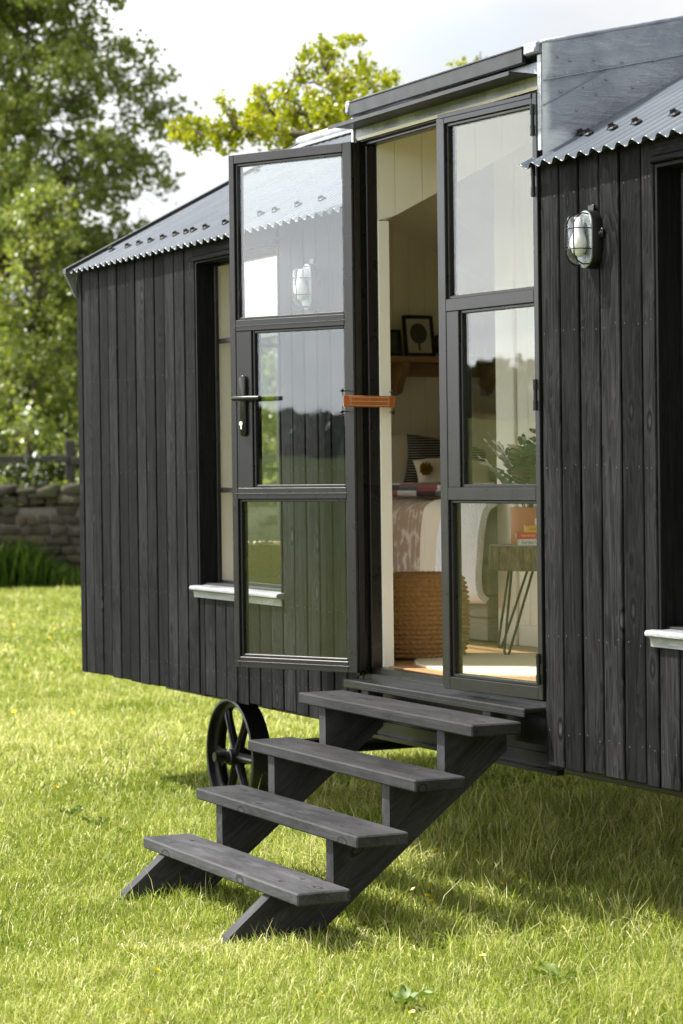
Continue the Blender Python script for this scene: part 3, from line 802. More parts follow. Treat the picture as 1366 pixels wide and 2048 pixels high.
# windows
def window(x0, x1, z0, z1, yb=.086):
    f = MB(); fw = .013
    f.bx(x0+.012, x0+.012+fw, yb, yb+.018, z0, z1-.012, b=.002); f.bx(x1-.012-fw, x1-.012, yb, yb+.018, z0, z1-.012, b=.002)
    f.bx(x0+.012+fw, x1-.012-fw, yb, yb+.018, z0, z0+fw, b=.002); f.bx(x0+.012+fw, x1-.012-fw, yb, yb+.018, z1-.012-fw, z1-.012, b=.002)
    for zz in (1.58, .915): f.bx(x0+.012+fw, x1-.012-fw, yb+.002, yb+.016, zz-.011, zz+.011, b=.002)
    win = f.build('window', 'frame', hut)
    p = MB(); p.bx(x0+.02, x1-.02, yb+.007, yb+.011, z0+.008, z1-.02, b=.0002); p.build('pane', 'glass', win)
    j = MB()
    j.bx(x0+.0005, x0+.0125, .0015, .1045, z0-.01, z1, b=.001); j.bx(x1-.0125, x1-.0005, .0015, .1045, z0-.01, z1, b=.001)
    j.bx(x0+.0125, x1-.0125, .0015, .1045, z1-.0125, z1-.0005, b=.001, grain=0)
    j.build('jamb', 'black_board', win)
    r_ = MB(); r_.bx(x0+.0005, x0+.0145, .1052, .165, z0, z1, b=.002); r_.bx(x1-.0145, x1-.0005, .1052, .165, z0, z1, b=.002)
    r_.bx(x0+.0145, x1-.0145, .1052, .165, z1-.0145, z1, b=.002); r_.bx(x0+.0145, x1-.0145, .131, .175, z0-.02, z0+.003, b=.002)
    r_.build('reveal', 'cream', win)
    s = MB()
    prof = [(.10, .500), (.0, .490), (-.030, .4885), (-.036, .482), (-.035, .472), (-.028, .468), (-.018, .466), (-.013, .455), (-.0125, .437), (-.0085, .437), (-.0085, .452), (-.010, .462), (.0, .467), (.10, .47)]
    dz = z0-.50
    s.prism([(p_[0], p_[1]+dz) for p_ in prof], 0, x0-.027, x1+.022, rn=.15)
    smooth_angle(s.build('sill', 'lead_light', win), 50)
    return win
wl = window(*WL); window(*WR)
# end window
f = MB(); xe = LX0+.02
for (a, c_) in ((EW[0]+.005, EW[0]+.04), (EW[1]-.04, EW[1]-.005)): f.bx(xe, xe+.03, a, c_, EW[2], EW[3], b=.002)
for (a, c_) in ((EW[2], EW[2]+.035), (EW[3]-.035, EW[3]), (1.642, 1.664), (.993, 1.015)): f.bx(xe+.001, xe+.029, EW[0]+.04, EW[1]-.04, a, c_, b=.002)
ew = f.build('window', 'frame', hut); p = MB(); p.bx(xe+.013, xe+.017, EW[0]+.03, EW[1]-.03, EW[2]+.02, EW[3]-.02, b=.0002); p.build('pane', 'glass', ew)
s = MB(); s.bx(xe+.031, IX0+.10, EW[0]-.04, EW[1]+.04, EW[2]-.03, EW[2]-.002, b=.004, grain=1); s.build('sill', 'shelf_wood', ew)

# undercarriage
mb = MB()
for y in (.42, DP-.42):
    mb.bx(-4.4, 3.05, y-.025, y+.025, -.012, .004, b=.002); mb.bx(-4.4, 3.05, y-.006, y+.006, -.09, -.012, b=.001); mb.bx(-4.4, 3.05, y-.025, y+.025, -.10, -.09, b=.002)
for x in (-3.6, -1.9, -.7, .6, 2.0): mb.bx(x-.03, x+.03, .03, DP-.03, -.006, .05, b=.002)
mb.bx(-1.385, -.006, .08, .12, .0, .172, b=.002); mb.bx(-1.385, -.006, .045, .075, -.045, -.028, b=.002); mb.bx(-1.385, -.006, .07, .078, -.045, .02, b=.001)
mb.bx(-4.5, 3.15, .03, DP-.03, .052, .21, b=.002)
mb.build('chassis', 'black_metal', hut)
for x in (-2.92, 1.62):
    mb = MB(); mb.tube([(x, .03, -.275), (x, DP-.03, -.275)], .022, 12); mb.bx(x-.05, x+.05, .34, DP-.34, -.258, -.225, b=.004)
    mb.build('axle', 'black_metal', hut)
mb = MB(); mb.tube([(-2.75, .62, -.235), (-1.7, .50, -.02)], .016, 8); mb.tube([(-2.75, 1.8, -.235), (-1.7, 1.9, -.02)], .016, 8)
mb.bx(-1.35, .30, .74, .80, -.20, -.16, b=.003); mb.bx(-1.35, .30, 1.55, 1.61, -.20, -.16, b=.003)
for x in (-1.3, -.75, .25):
    mb.bx(x-.03, x+.03, .73, .79, -.165, -.01, b=.003); mb.bx(x-.03, x+.03, .80, 1.55, -.199, -.165, b=.003)
mb.build('brace', 'black_metal', hut)
def wheel(x, y, sg):
    R0 = .264; w_ = .095; zc = -.281
    rim = MB()
    prof = [(R0-.012, 0), (R0, .003), (R0, w_-.003), (R0-.012, w_), (R0-.016, w_-.004), (R0-.018, .062), (R0-.040, .058), (R0-.044, .050), (R0-.044, .040), (R0-.040, .034), (R0-.018, .030), (R0-.016, .004), (R0-.012, 0)]
    n = 72; vs = []; m_ = len(prof)-1
    for k in range(n):
        a = 2*math.pi*k/n
        for (r, h) in prof[:-1]: vs.append((x+r*math.cos(a), y+sg*h, zc+r*math.sin(a)))
    fs = []
    for k in range(n):
        for j in range(m_):
            q_ = [k*m_+j, k*m_+(j+1) % m_, ((k+1) % n)*m_+(j+1) % m_, ((k+1) % n)*m_+j]; fs.append(q_ if sg < 0 else q_[::-1])
    rim.add(vs, fs)
    wh = smooth_angle(rim.build('wheel', 'black_metal', hut), 35)
    for k in range(6):
        s_ = MB(); a = math.pi/3*k; d = np.array((math.cos(a), 0, math.sin(a))); q_ = np.array((-math.sin(a), 0, math.cos(a)))
        c = np.array((x, y+sg*.046, zc)); vs = []
        for r, hw, ht in ((.03, .022, .013), (.10, .017, .011), (.17, .020, .009), (.226, .036, .008)):
            for (i, j) in ((-1, -1), (1, -1), (1, 1), (-1, 1)): vs.append(c+d*r+q_*hw*i+np.array((0, ht*j, 0)))
        fs = [[b_+i, b_+(i+1) % 4, b_+4+(i+1) % 4, b_+4+i] for b_ in (0, 4, 8) for i in range(4)]+[[0, 1, 2, 3], [12, 13, 14, 15]]
        s_.add(vs, fs, None, .5, True)
        s_.tube([c+d*.03-np.array((0, sg*.016, 0)), c+d*.2-np.array((0, sg*.010, 0)), c+d*.226-np.array((0, sg*.006, 0))], [.010, .008, .006], 8)
        s_.build('spoke', 'black_metal', wh)
    hb = MB(); hb.lathe([(.001, -.040), (.014, -.039), (.016, -.022), (.026, -.020), (.028, -.004), (.036, 0), (.038, .085), (.001, .086)] if sg > 0 else [(.001, .040), (.014, .039), (.016, .022), (.026, .020), (.028, .004), (.036, 0), (.038, -.085), (.001, -.086)], (x, y, zc), 1, 24)
    hb.tube([(x, y-sg*.03, zc-.036), (x, y-sg*.03, zc+.03)], .004, 6)
    smooth_angle(hb.build('hub', 'black_metal', wh), 40)
for x in (-2.92, 1.62): wheel(x, .10, 1); wheel(x, DP-.10, -1)

# ------------------------------------------------------------------ steps
st = thing('steps', (-.7, -.55, -G), 'dark stained open timber steps of four treads leading up to the hut doors', 'steps')
yaw = -.0119; uu = np.array((math.cos(yaw), math.sin(yaw), 0)); vv = np.array((-math.sin(yaw), math.cos(yaw), 0)); Rs = np.stack([uu, vv, np.array((0, 0, 1.))], 1)
X0, LL, Y1, Z1, GO, RI, DD, TT = -1.389, 1.392, -.9128, -.3578, .2139, .1686, .1912, .0411
for k in range(4):
    b0 = np.array((X0, Y1, Z1+k*RI))+k*GO*vv
    mb = MB(); c = b0+uu*LL/2+vv*DD/2-np.array((0, 0, TT/2))
    mb.box(c, (LL, DD, TT), Rs, .005, 0)
    tr = mb.build('tread', 'step_timber', st)
    for su in (.175, LL-.245):
        for sv in (.055, .135):
            q_ = b0+uu*(su+random.uniform(-.01, .01))+vv*(sv+random.uniform(-.008, .008))
            s2 = MB(); s2.lathe([(.0095, .0002), (.0095, .0008), (.004, .0009), (.0035, .0002)], q_, 2, 10); s2.build('screw_head', 'rubber', tr)
for xs in (-1.24, -.302):
    yk = [Y1+GO*k+.02 for k in range(4)]; zk = [Z1+RI*k-TT-.0005 for k in range(4)]
    poly = [(-1.075, -.555), (-1.062, -.528), (yk[0]-.012, zk[0]), (yk[1], zk[0]), (yk[1], zk[1]), (yk[2], zk[1]), (yk[2], zk[2]), (yk[3], zk[2]), (yk[3], zk[3]), (-.07, zk[3]), (-.07, .158), (-.006, .158), (-.006, .022), (-.715, -.530), (-.74, -.555)]
    vs = []
    # cut string: triangulated safely through bmesh
    import bmesh
    bm = bmesh.new(); vv0 = [bm.verts.new((xs, p_[0], p_[1]+G)) for p_ in poly]; fc = bm.faces.new(vv0)
    ex = bmesh.ops.extrude_face_region(bm, geom=[fc]); bmesh.ops.translate(bm, vec=(.055, 0, 0), verts=[e for e in ex['geom'] if isinstance(e, bmesh.types.BMVert)])
    bmesh.ops.triangulate(bm, faces=[f_ for f_ in bm.faces if len(f_.verts) > 4]); bmesh.ops.recalc_face_normals(bm, faces=bm.faces)
    me = bpy.data.meshes.new('stringer'); bm.to_mesh(me); bm.free()
    co = np.array([v_.co[:] for v_ in me.vertices]); org = ORG['steps']; ga = me.attributes.new('gc', 'FLOAT_VECTOR', 'POINT')
    dgr = np.array((0, .79, .61)); gcv = np.stack([co[:, 0]*1.0+co[:, 1]*.61-co[:, 2]*.79, co[:, 0], co @ dgr], 1)+3.3*(xs+2)
    ga.data.foreach_set('vector', gcv.astype(np.float32).ravel()); ra = me.attributes.new('rn', 'FLOAT', 'POINT'); ra.data.foreach_set('value', np.full(len(co), .45, np.float32))
    me.transform(Matrix.Translation(-Vector(org))); me.materials.append(M['step_timber'])
    o = bpy.data.objects.new('stringer', me); col.objects.link(o); o.parent = st; ORG[o.name] = org

# ------------------------------------------------------------------ wall lamp
lp = thing('wall_lamp', (.345, -.02, 1.64), 'unlit oval wall lamp with caged clear glass on the black boards right of the doors', 'wall lamp')
def stad(cx, cz, w_, h_, n=28):
    r = w_/2; out = []
    for k in range(n):
        a = 2*math.pi*k/n; c_, s_ = math.cos(a), math.sin(a)
        out.append((cx+r*c_, cz+(h_/2-r)*(1 if s_ > 1e-6 else -1 if s_ < -1e-6 else 0)+r*s_))
    return out
def loft(rings, n=28, cap=True):
    m_ = MB(); vs = []
    for (y, w_, h_) in rings: vs += [(p_[0], y, p_[1]) for p_ in stad(.345, LZ, w_, h_, n)]
    fs = [[i*n+k, i*n+(k+1) % n, (i+1)*n+(k+1) % n, (i+1)*n+k] for i in range(len(rings)-1) for k in range(n)]
    if cap: fs += [list(range(n)), [(len(rings)-1)*n+k for k in range(n)]]
    m_.add(vs, fs, None, .5, True); return m_
LZ = 1.733
bk_ = loft([(-.003, .100, .190), (-.022, .098, .188), (-.030, .090, .184), (-.034, .088, .182)])
bk_.bx(.385, .412, -.012, -.003, 1.735, 1.765, b=.005); bk_.bx(.325, .36, -.012, -.003, 1.82, 1.845, b=.004)
smooth_angle(bk_.build('base', 'black_metal', lp), 40)
smooth_angle(loft([(-.034, .088, .184), (-.038, .088, .184), (-.040, .078, .172)]).build('flange', 'lead_light', lp), 40)
smooth_angle(loft([(-.040, .072, .164), (-.060, .071, .160), (-.078, .066, .152), (-.088, .052, .132), (-.092, .034, .10)]).build('diffuser', 'lamp_glass', lp), 60)
mb = MB()
for xo in (-.025, .025):
    h2 = .080
    mb.tube([(.345+xo, -.038, LZ+h2), (.345+xo, -.060, LZ+h2+.002), (.345+xo, -.080, LZ+h2-.008), (.345+xo, -.093, LZ+h2-.030), (.345+xo, -.095, LZ), (.345+xo, -.093, LZ-h2+.030), (.345+xo, -.080, LZ-h2+.008), (.345+xo, -.060, LZ-h2-.002), (.345+xo, -.038, LZ-h2)], .0024, 8)
for zo in (.033, -.033):
    mb.tube([(.345-.042, -.038, LZ+zo), (.345-.040, -.074, LZ+zo), (.345-.026, -.094, LZ+zo), (.345+.026, -.094, LZ+zo), (.345+.040, -.074, LZ+zo), (.345+.042, -.038, LZ+zo)], .0018, 8)
mb.build('cage', 'black_metal', lp, True)
mb = MB(); mb.lathe([(.001, .070), (.013, .069), (.014, .045), (.016, .040), (.017, .022), (.026, .0), (.028, -.02), (.022, -.042), (.010, -.054), (.001, -.056)], (.345, -.060, LZ), 2, 20)
mb.build('bulb', 'bulb', lp, True)
mb = MB(); mb.tube([(.399, -.012, 1.750), (.399, -.0145, 1.750)], .0055, 10); mb.build('screw', 'chrome', lp)
lp2 = cp(lp, Vector((-1.757, -.02, 1.64+G))); lp2['label'] = 'unlit caged wall lamp left of the doors, behind the open door pane'
for ch in list(lp.children): cp(ch, None, lp2)
lp['group'] = lp2['group'] = 'wall lamps on the black boards'

# ------------------------------------------------------------------ things inside
def fabric(name, a, c, scale, style='weave', bmp=.4):
    m, t, b = newmat(name); setb(b, a, .9, 0, .1)
    v = objco(t); h = None
    if style == 'knit':
        w1 = nd(t, 'ShaderNodeTexWave', {'Vector': v, 'Scale': scale, 'Distortion': 1.5, 'Detail': 2.0, 'Detail Scale': 3.0}, bands_direction='DIAGONAL').outputs['Fac']
        h = mth(t, 'ADD', w1, noise(t, v, scale*3, 3)); f = noise(t, v, 6, 3)
    elif style == 'print':
        vo = nd(t, 'ShaderNodeTexVoronoi', {'Vector': objco(t, (1, 1, .6)), 'Scale': scale, 'Randomness': .8}, feature='F1')
        n1 = noise(t, objco(t, (1, 1, .35)), scale*3.2, 5, .7)
        f = mrange(t, mth(t, 'ADD', mth(t, 'MULTIPLY', vo.outputs['Distance'], .8), mth(t, 'MULTIPLY', n1, .8)), .86, 1.0); h = noise(t, v, 260, 2)
    elif style == 'stripe':
        w1 = nd(t, 'ShaderNodeTexWave', {'Vector': v, 'Scale': scale, 'Distortion': .6}, bands_direction='Z').outputs['Fac']
        f = mrange(t, w1, .84, .9); h = noise(t, v, 200, 2)
    else:
        f = noise(t, v, scale, 4); h = noise(t, v, 240, 2)
    t.links.new(mixc(t, f, a, c), b.inputs['Base Color']); bump(t, b, h, bmp, .004)
    return m
M['knit'] = fabric('white_knit', (.82, .80, .83), (.74, .72, .76), 30, 'knit', .9)
M['throw'] = fabric('patterned_throw', (.31, .22, .155), (.50, .42, .33), 30, 'print')
M['linen'] = fabric('cream_linen', (.62, .52, .38), (.52, .43, .30), 8)
M['linen2'] = fabric('pale_linen', (.68, .60, .48), (.60, .52, .40), 8)
M['striped'] = fabric('striped_fabric', (.014, .014, .016), (.36, .31, .23), 24, 'stripe')
M['charcoal'] = fabric('charcoal_fabric', (.025, .024, .02), (.05, .047, .04), 30)
M['mustard'] = fabric('mustard_wool', (.30, .16, .02), (.2, .10, .012), 40, bmp=1)
M['mattress'] = fabric('mattress_ticking', (.60, .57, .52), (.5, .47, .42), 12)
m, t, b = newmat('check_blanket'); setb(b, (.5, .4, .35), .9)
v = objco(t); sp = nd(t, 'ShaderNodeSeparateXYZ', {0: v})
ck_ = nd(t, 'ShaderNodeTexChecker', {'Vector': objco(t, (5.2, 5.2, 18)), 'Color1': (.22, .055, .04, 1), 'Color2': (.50, .45, .40, 1), 'Scale': 1.0})
ck2 = nd(t, 'ShaderNodeTexChecker', {'Vector': objco(t, (2.6, 2.6, 36)), 'Color1': (.03, .025, .025, 1), 'Color2': (1, 1, 1, 1), 'Scale': 1.0})
t.links.new(mixc(t, .85, ck_.outputs[0], ck2.outputs[0], 'MULTIPLY'), b.inputs['Base Color']); bump(t, b, noise(t, v, 200, 2), .5, .003); M['check'] = m
# bed
bed = thing('bed', (-3.3, 1.6, FZ), 'raised wooden bed at the far end of the hut piled with throws', 'bed')
BX0, BX1, BY0, BY1 = IX0+.01, -2.17, 1.01, DP-.13
mb = MB()
for z in (.245, .345, .445): mb.bx(BX0, BX1, BY0, BY0+.022, z, z+.096, b=.003, grain=0)
for z in (.245, .345, .445): mb.bx(BX1-.022, BX1, BY0+.0235, BY1, z, z+.096, b=.003, grain=1)
mb.bx(BX0, BX1, BY0-.012, BY1, .5425, .575, b=.003, grain=0)
mb.build('frame', 'grey_wood', bed)
mb = MB(); mb.bx(BX0+.01, BX1-.02, BY0+.02, BY1, .577, .80, b=.05); smooth_angle(mb.build('mattress', 'mattress', bed), 60)
def drape(name, mat, x0, x1, prof, label, cat, wr=.008, thick=.016, seed=0, flare=0, fringe=None):
    pr = [np.array(p) for p in prof]; L = [0]
    for a, c in zip(pr, pr[1:]): L.append(L[-1]+np.linalg.norm(c-a))
    nv, nu = 90, 70; P = np.zeros((nu, nv, 3))
    for j in range(nv):
        s = L[-1]*j/(nv-1); k = max(i for i in range(len(L)) if L[i] <= s+1e-9); k = min(k, len(L)-2)
        q_ = pr[k]+(pr[k+1]-pr[k])*(s-L[k])/(L[k+1]-L[k])
        for i in range(nu):
            u = i/(nu-1); x = x0+(x1-x0)*u; f = j/(nv-1)
            wv = wr*(vnoise(np.array([x*9.+f*2.]), np.array([f*3.]), seed)[0]-.5)*2
            P[i, j] = (x+flare*(u-.5)*f, q_[0]-abs(wv)*1.2, q_[1]+wv*.6)
    # soften the profile
    for _ in range(4): P[:, 1:-1] = (P[:, :-2]+2*P[:, 1:-1]+P[:, 2:])/4
    m_ = MB(); m_.grid(P)
    o = m_.build(name, mat, None, True); md = o.modifiers.new('cloth', 'SOLIDIFY'); md.thickness = thick; md.offset = 0
    tag(o, label, cat)
    if fringe:
        fm = MB()
        for i in range(nu*2):
            k = min(i//2, nu-1); b_ = P[k, -1]+np.array(((i % 2)*.5*(x1-x0)/nu, 0, 0)); dx = random.uniform(-.01, .01)
            fm.tube([b_, b_+np.array((dx*.5, -.004, -.02)), b_+np.array((dx, .0, -.045-random.random()*.015))], [.0022, .002, .001], 4)
        org = ORG[o.name]; ORG[o.name] = org
        fo = fm.build('fringe', fringe, o)
    return o
drape('throw_blanket', 'throw', -3.35, -2.36, [(2.0, .838), (1.2, .846), (1.02, .846), (.972, .815), (.962, .72), (.955, .50)], 'brown and cream patterned throw with fringed hem hanging over the bed side', 'throw', .010, .010, 3, .03, 'linen2')
drape('throw_blanket', 'linen2', -2.62, -2.385, [(2.0, .852), (1.2, .862), (1.02, .860), (.955, .825), (.945, .72), (.940, .53)], 'pale leaf patterned edge of a throw lying next to the white knitted blanket', 'throw', .012, .010, 5, .04)
drape('knitted_blanket', 'knit', -2.40, -2.085, [(2.0, .862), (1.2, .872), (1.03, .868), (.955, .825), (.925, .70), (.915, .52), (.925, .44), (.96, .42)], 'chunky white knitted blanket hanging over the foot corner of the bed', 'blanket', .014, .03, 8, .05)
o = MB()
for k, z in enumerate((.868, .897)): o.bx(-3.55+.03*k, -2.62-.02*k, 1.15+.01*k, 1.50, z, z+.034, b=.0165)
tag(smooth_angle(o.build('folded_blanket', 'check'), 60), 'folded red, white and black checked blanket lying across the bed', 'blanket')
def pillow(name, mat, c, w_, h_, t_, rot, label, extra=None):
    n = 26; P = []; m_ = MB(); Rm = np.array(Matrix.Rotation(rot[2], 3, 'Z') @ Matrix.Rotation(rot[1], 3, 'Y') @ Matrix.Rotation(rot[0], 3, 'X'))
    for sg in (1, -1):
        Q = np.zeros((n, n, 3))
        for i in range(n):
            for j in range(n):
                u, v_ = 2*i/(n-1)-1, 2*j/(n-1)-1
                th = max(0, (1-u**4)*(1-v_**4))**.55
                pin = 1-.07*(u*u*(1-v_*v_)+v_*v_*(1-u*u))-.0
                Q[i, j] = (u*w_/2*(1-.06*(1-v_*v_)*0)*pin, sg*t_/2*th+.006*(vnoise(np.array([u*3.]), np.array([v_*3.]), 2)[0]-.5), v_*h_/2*pin)
        if sg < 0: Q = Q[::-1]
        m_.grid(Q @ Rm.T+np.array(c))
    o = m_.build(name, mat, None, True); tag(o, label, 'pillow'); return o, Rm
pillow('pillow', 'linen2', (-4.2, 1.52, 1.00), .50, .40, .17, (-.40, 0, R_(78)), 'plump white pillow leaning by the door reveal')
pillow('pillow', 'striped', (-4.02, 1.82, 1.0), .44, .34, .15, (-.62, .22, R_(72)), 'dark pillow with thin pale stripes')
po, Rm = pillow('pillow', 'linen', (-3.75, 1.72, .945), .40, .24, .14, (-.75, .05, R_(74)), 'cream pillow with a mustard pompom in front of the striped pillow')
mb = MB(); nn_ = 14
for i in range(150):
    d = rng.normal(size=3); d /= np.linalg.norm(d); c = np.array((-3.72, 1.545, 1.0)); mb.tube([c+d*.010, c+d*(.030+.008*rng.random())], [.0045, .003], 4)
mb.build('pompom', 'mustard', po)
pillow('pillow', 'linen', (-4.10, 2.14, 1.12), .42, .40, .15, (-.30, 0, R_(84)), 'beige pillow standing upright on the far side of the bed')
pillow('pillow', 'charcoal', (-3.40, 2.15, 1.06), .42, .42, .14, (-.45, .78, R_(30)), 'charcoal cushion standing on its corner behind the glass')
# shelf
sh = thing('shelf', (-4.33, 1.98, 1.47), 'brown wooden wall shelf on a tapered bracket above the bed', 'shelf')
mb = MB(); mb.bx(IX0+.001, -4.235, 1.60, 2.36, 1.560, 1.592, b=.003, grain=1); mb.build('board', 'shelf_wood', sh)
mb = MB(); mb.bx(IX0+.001, IX0+.022, 1.60, 2.36, 1.49, 1.559, b=.002, grain=1); mb.build('rail', 'shelf_wood', sh)
for y in (1.70, 2.25):
    mb = MB(); mb.prism([(IX0+.0225, 1.559), (-4.265, 1.559), (-4.265, 1.535), (IX0+.075, 1.40), (IX0+.0225, 1.39)], 1, y, y+.045); mb.build('bracket', 'shelf_wood', sh)
M['paper'] = simple('print_paper', (.42, .39, .31), .6, var=.04)
M['ink'] = simple('ink', (.045, .045, .035), .7, var=.5, vscale=80)
M['picture_dark'] = simple('dark_print', (.03, .04, .02), .6, var=.8, vscale=30)
def picture(y0, y1, z0, z1, xb, tilt, label, art):
    root = thing('picture_frame', (xb, (y0+y1)/2, z0), label, 'picture')
    def P3(y, z, d): return np.array((xb-(z-z0)*tilt+d, y, z))
    f = MB(); bw = .018
    Rm = np.stack([np.array((0, 1., 0)), np.array((1., 0, tilt))/math.hypot(1, tilt), np.array((-tilt, 0, 1.))/math.hypot(1, tilt)], 1)
    for (ya, yb, za, zb) in ((y0, y0+bw, z0, z1), (y1-bw, y1, z0, z1), (y0+bw, y1-bw, z0, z0+bw), (y0+bw, y1-bw, z1-bw, z1)):
        f.box(P3((ya+yb)/2, (za+zb)/2, 0), (yb-ya, .018, zb-za), Rm, .002)
    f.build('frame', 'black_metal', root)
    p = MB(); p.box(P3((y0+y1)/2, (z0+z1)/2, -.004), (y1-y0-2*bw+.004, .004, z1-z0-2*bw+.004), Rm, .0005); p.build('print', 'paper' if art else 'picture_dark', root)
    if art:
        cy, cz = (y0+y1)/2, z0+(z1-z0)*.56; d_ = MB(); r = (y1-y0)*.27
        pts = [P3(cy+r*1.05*math.cos(a), cz+r*1.12*math.sin(a), .0) for a in np.linspace(0, 2*math.pi, 28, endpoint=False)]
        d_.add([p_+np.array((-.0012, 0, 0)) for p_ in pts]+[p_+np.array((.0006, 0, 0)) for p_ in pts], [list(range(28)), list(range(28, 56))], None, .5, True)
        d_.box(P3(cy, cz-r*1.45, -.0004), (.012, .0016, r*.9), Rm, .0002); d_.build('drawing', 'ink', root)
picture(1.745, 1.925, 1.593, 1.812, -4.31, .16, 'black framed print of a round plant head leaning on the shelf', True)
picture(1.63, 1.735, 1.593, 1.735, -4.33, .12, 'small dark picture at the near end of the shelf', False)
mb = MB(); mb.lathe([(.001, 0), (.04, 0), (.05, .01), (.078, .06), (.082, .085), (.072, .105), (.05, .118), (.046, .114), (.066, .098), (.074, .08), (.045, .015), (.001, .012)], (-4.30, 1.99, 1.593), 2, 28)
tag(mb.build('bowl', 'charcoal', None, True), 'dark round pot on the shelf beside the framed print', 'pot')
# pouf
m, t, b = newmat('braided_jute'); v = objco(t)
n1 = noise(t, v, 60, 4); t.links.new(mixc(t, n1, (.46, .28, .115), (.27, .145, .05)), b.inputs['Base Color']); setb(b, None, .85, 0, .15); bump(t, b, noise(t, v, 420, 2), .6, .003); M['jute'] = m
C0 = np.array((-1.68, .41)); RP, HP = .20, .325; nth, nh = 300, 130
P = np.zeros((nh+40, nth+1, 3)); th = np.linspace(0, 2*np.pi, nth+1); coils = 17
for i in range(nh+40):
    if i < nh:
        f = i/(nh-1); r = RP-.022*abs(2*f-1)**3; ph = f*coils; lob = abs(math.sin(math.pi*ph)); k = int(ph)
        rr = r+.009*lob+.0045*np.cos(th*52+(1 if k % 2 else -1)*(ph-k-.5)*4.5)*lob; z = FZ+.004+f*HP; dz = 0
    else:
        f = (i-nh)/39; ph = f*9; lob = abs(math.sin(math.pi*ph)); k = int(ph)
        rr = np.full(nth+1, (RP-.022)*(1-f)+.0005); z = FZ+.004+HP; dz = (.010*lob+.004*np.cos(th*max(6, int(50*(1-f)))+(ph-k)*4)*lob)*(1 if f < .98 else 0)
    P[i] = np.stack([C0[0]+rr*np.cos(th), C0[1]+rr*np.sin(th), z+dz+0*th], 1)
mb = MB(); mb.grid(P.transpose(1, 0, 2)[::-1]); tag(mb.build('pouf', 'jute', None, True), 'round braided jute pouf standing on the floor inside the open door', 'pouf')
# rug
m, t, b = newmat('rug_wool'); v = objco(t); setb(b, (.6, .52, .38), .95, 0, .05)
n1 = noise(t, v, 120, 3); t.links.new(mixc(t, n1, (.70, .62, .47), (.50, .42, .28)), b.inputs['Base Color']); bump(t, b, n1, .8, .004); M['rug'] = m
mb = MB(); pts = [(-1.02+.62*math.cos(a), .56+.40*math.sin(a)) for a in np.linspace(0, 2*math.pi, 60, endpoint=False)]
mb.prism(pts, 2, FZ+.001, FZ+.009); tag(mb.build('rug', 'rug'), 'oval cream wool rug on the wooden floor just inside the doors', 'rug')
# stool with bark edge
SX, SY = -1.60, .93
sto = thing('side_table', (SX, SY, FZ), 'side table made of a bark edged log slice on black hairpin legs', 'side table')
m, t, b = newmat('rough_bark'); v = objco(t, (1, 1, .22)); setb(b, (.1, .08, .05), .95)
n1 = noise(t, v, 42, 6, .7, .6); c = mixc(t, mrange(t, n1, .34, .68), (.045, .030, .018), (.30, .21, .12)); t.links.new(c, b.inputs['Base Color']); bump(t, b, n1, 1.0, .02); M['stump_bark'] = m
mb = MB(); n = 90; vs = []
for z, k in ((.578, .985), (.583, 1.0), (.62, 1.008), (.665, 1.0), (.6795, .99)):
    for i in range(n):
        a = 2*math.pi*i/n; r = .196*k*(1+.035*math.sin(3*a+1)+.022*math.sin(13*a)+.02*(random.random()-.5)); vs.append((SX+r*math.cos(a), SY+r*math.sin(a), z))
fs = [[l*n+i, l*n+(i+1) % n, (l+1)*n+(i+1) % n, (l+1)*n+i] for l in range(4) for i in range(n)]+[list(range(n))[::-1]]
mb.add(vs, fs); mb.build('bark', 'stump_bark', sto)
mb = MB(); mb.add([vs[4*n+i][:2]+(.6795,) for i in range(n)]+[vs[4*n+i][:2]+(.681,) for i in range(n)], [list(range(n))[::-1], list(range(n, 2*n))]+[[i, (i+1) % n, n+(i+1) % n, n+i] for i in range(n)]); mb.build('top', 'grey_wood', sto)
for a in (R_(187), R_(300), R_(65)):
    d = np.array((math.cos(a), math.sin(a), 0)); q_ = np.array((-d[1], d[0], 0)); c = np.array((SX, SY, 0))
    tp = c+d*.13; ft = c+d*.262
    mb = MB(); mb.tube([tp+q_*.05+np.array((0, 0, .578)), ft+q_*.012+np.array((0, 0, FZ+.02)), ft+q_*.006+np.array((0, 0, FZ+.007)), ft-q_*.006+np.array((0, 0, FZ+.007)), ft-q_*.012+np.array((0, 0, FZ+.02)), tp-q_*.05+np.array((0, 0, .578))], .0055, 8)
    mb.build('leg', 'black_metal', sto, True)
# pot and fern
PX, PY, PZ = -1.69, .945, .6815
pp = thing('potted_plant', (PX, PY, PZ), 'grey green fern in a terracotta pot on the log side table', 'potted plant')
M['terracotta'] = simple('terracotta', (.55, .20, .085), .6, var=.06, vscale=12, bmp=.1)
mb = MB(); mb.lathe([(.001, .022), (.073, .022), (.0765, .025), (.080, .150), (.0785, .152), (.074, .150), (.072, .128), (.001, .126)], (PX, PY, PZ), 2, 40); smooth_angle(mb.build('pot', 'terracotta', pp), 40)
mb = MB(); mb.lathe([(.001, 0), (.074, 0), (.0775, .004), (.079, .026), (.0765, .026), (.075, .021), (.001, .021)], (PX, PY, PZ), 2, 40); smooth_angle(mb.build('saucer', 'terracotta', pp), 40)
mb = MB(); mb.lathe([(.001, .1265), (.0715, .1285), (.001, .138)], (PX, PY, PZ), 2, 20); mb.build('soil', 'bark', pp)
M['fern'] = leafmat('fern_fronds', [(0, (.035, .075, .035)), (.6, (.075, .135, .065)), (1, (.12, .19, .10))], .25, .4, .5)
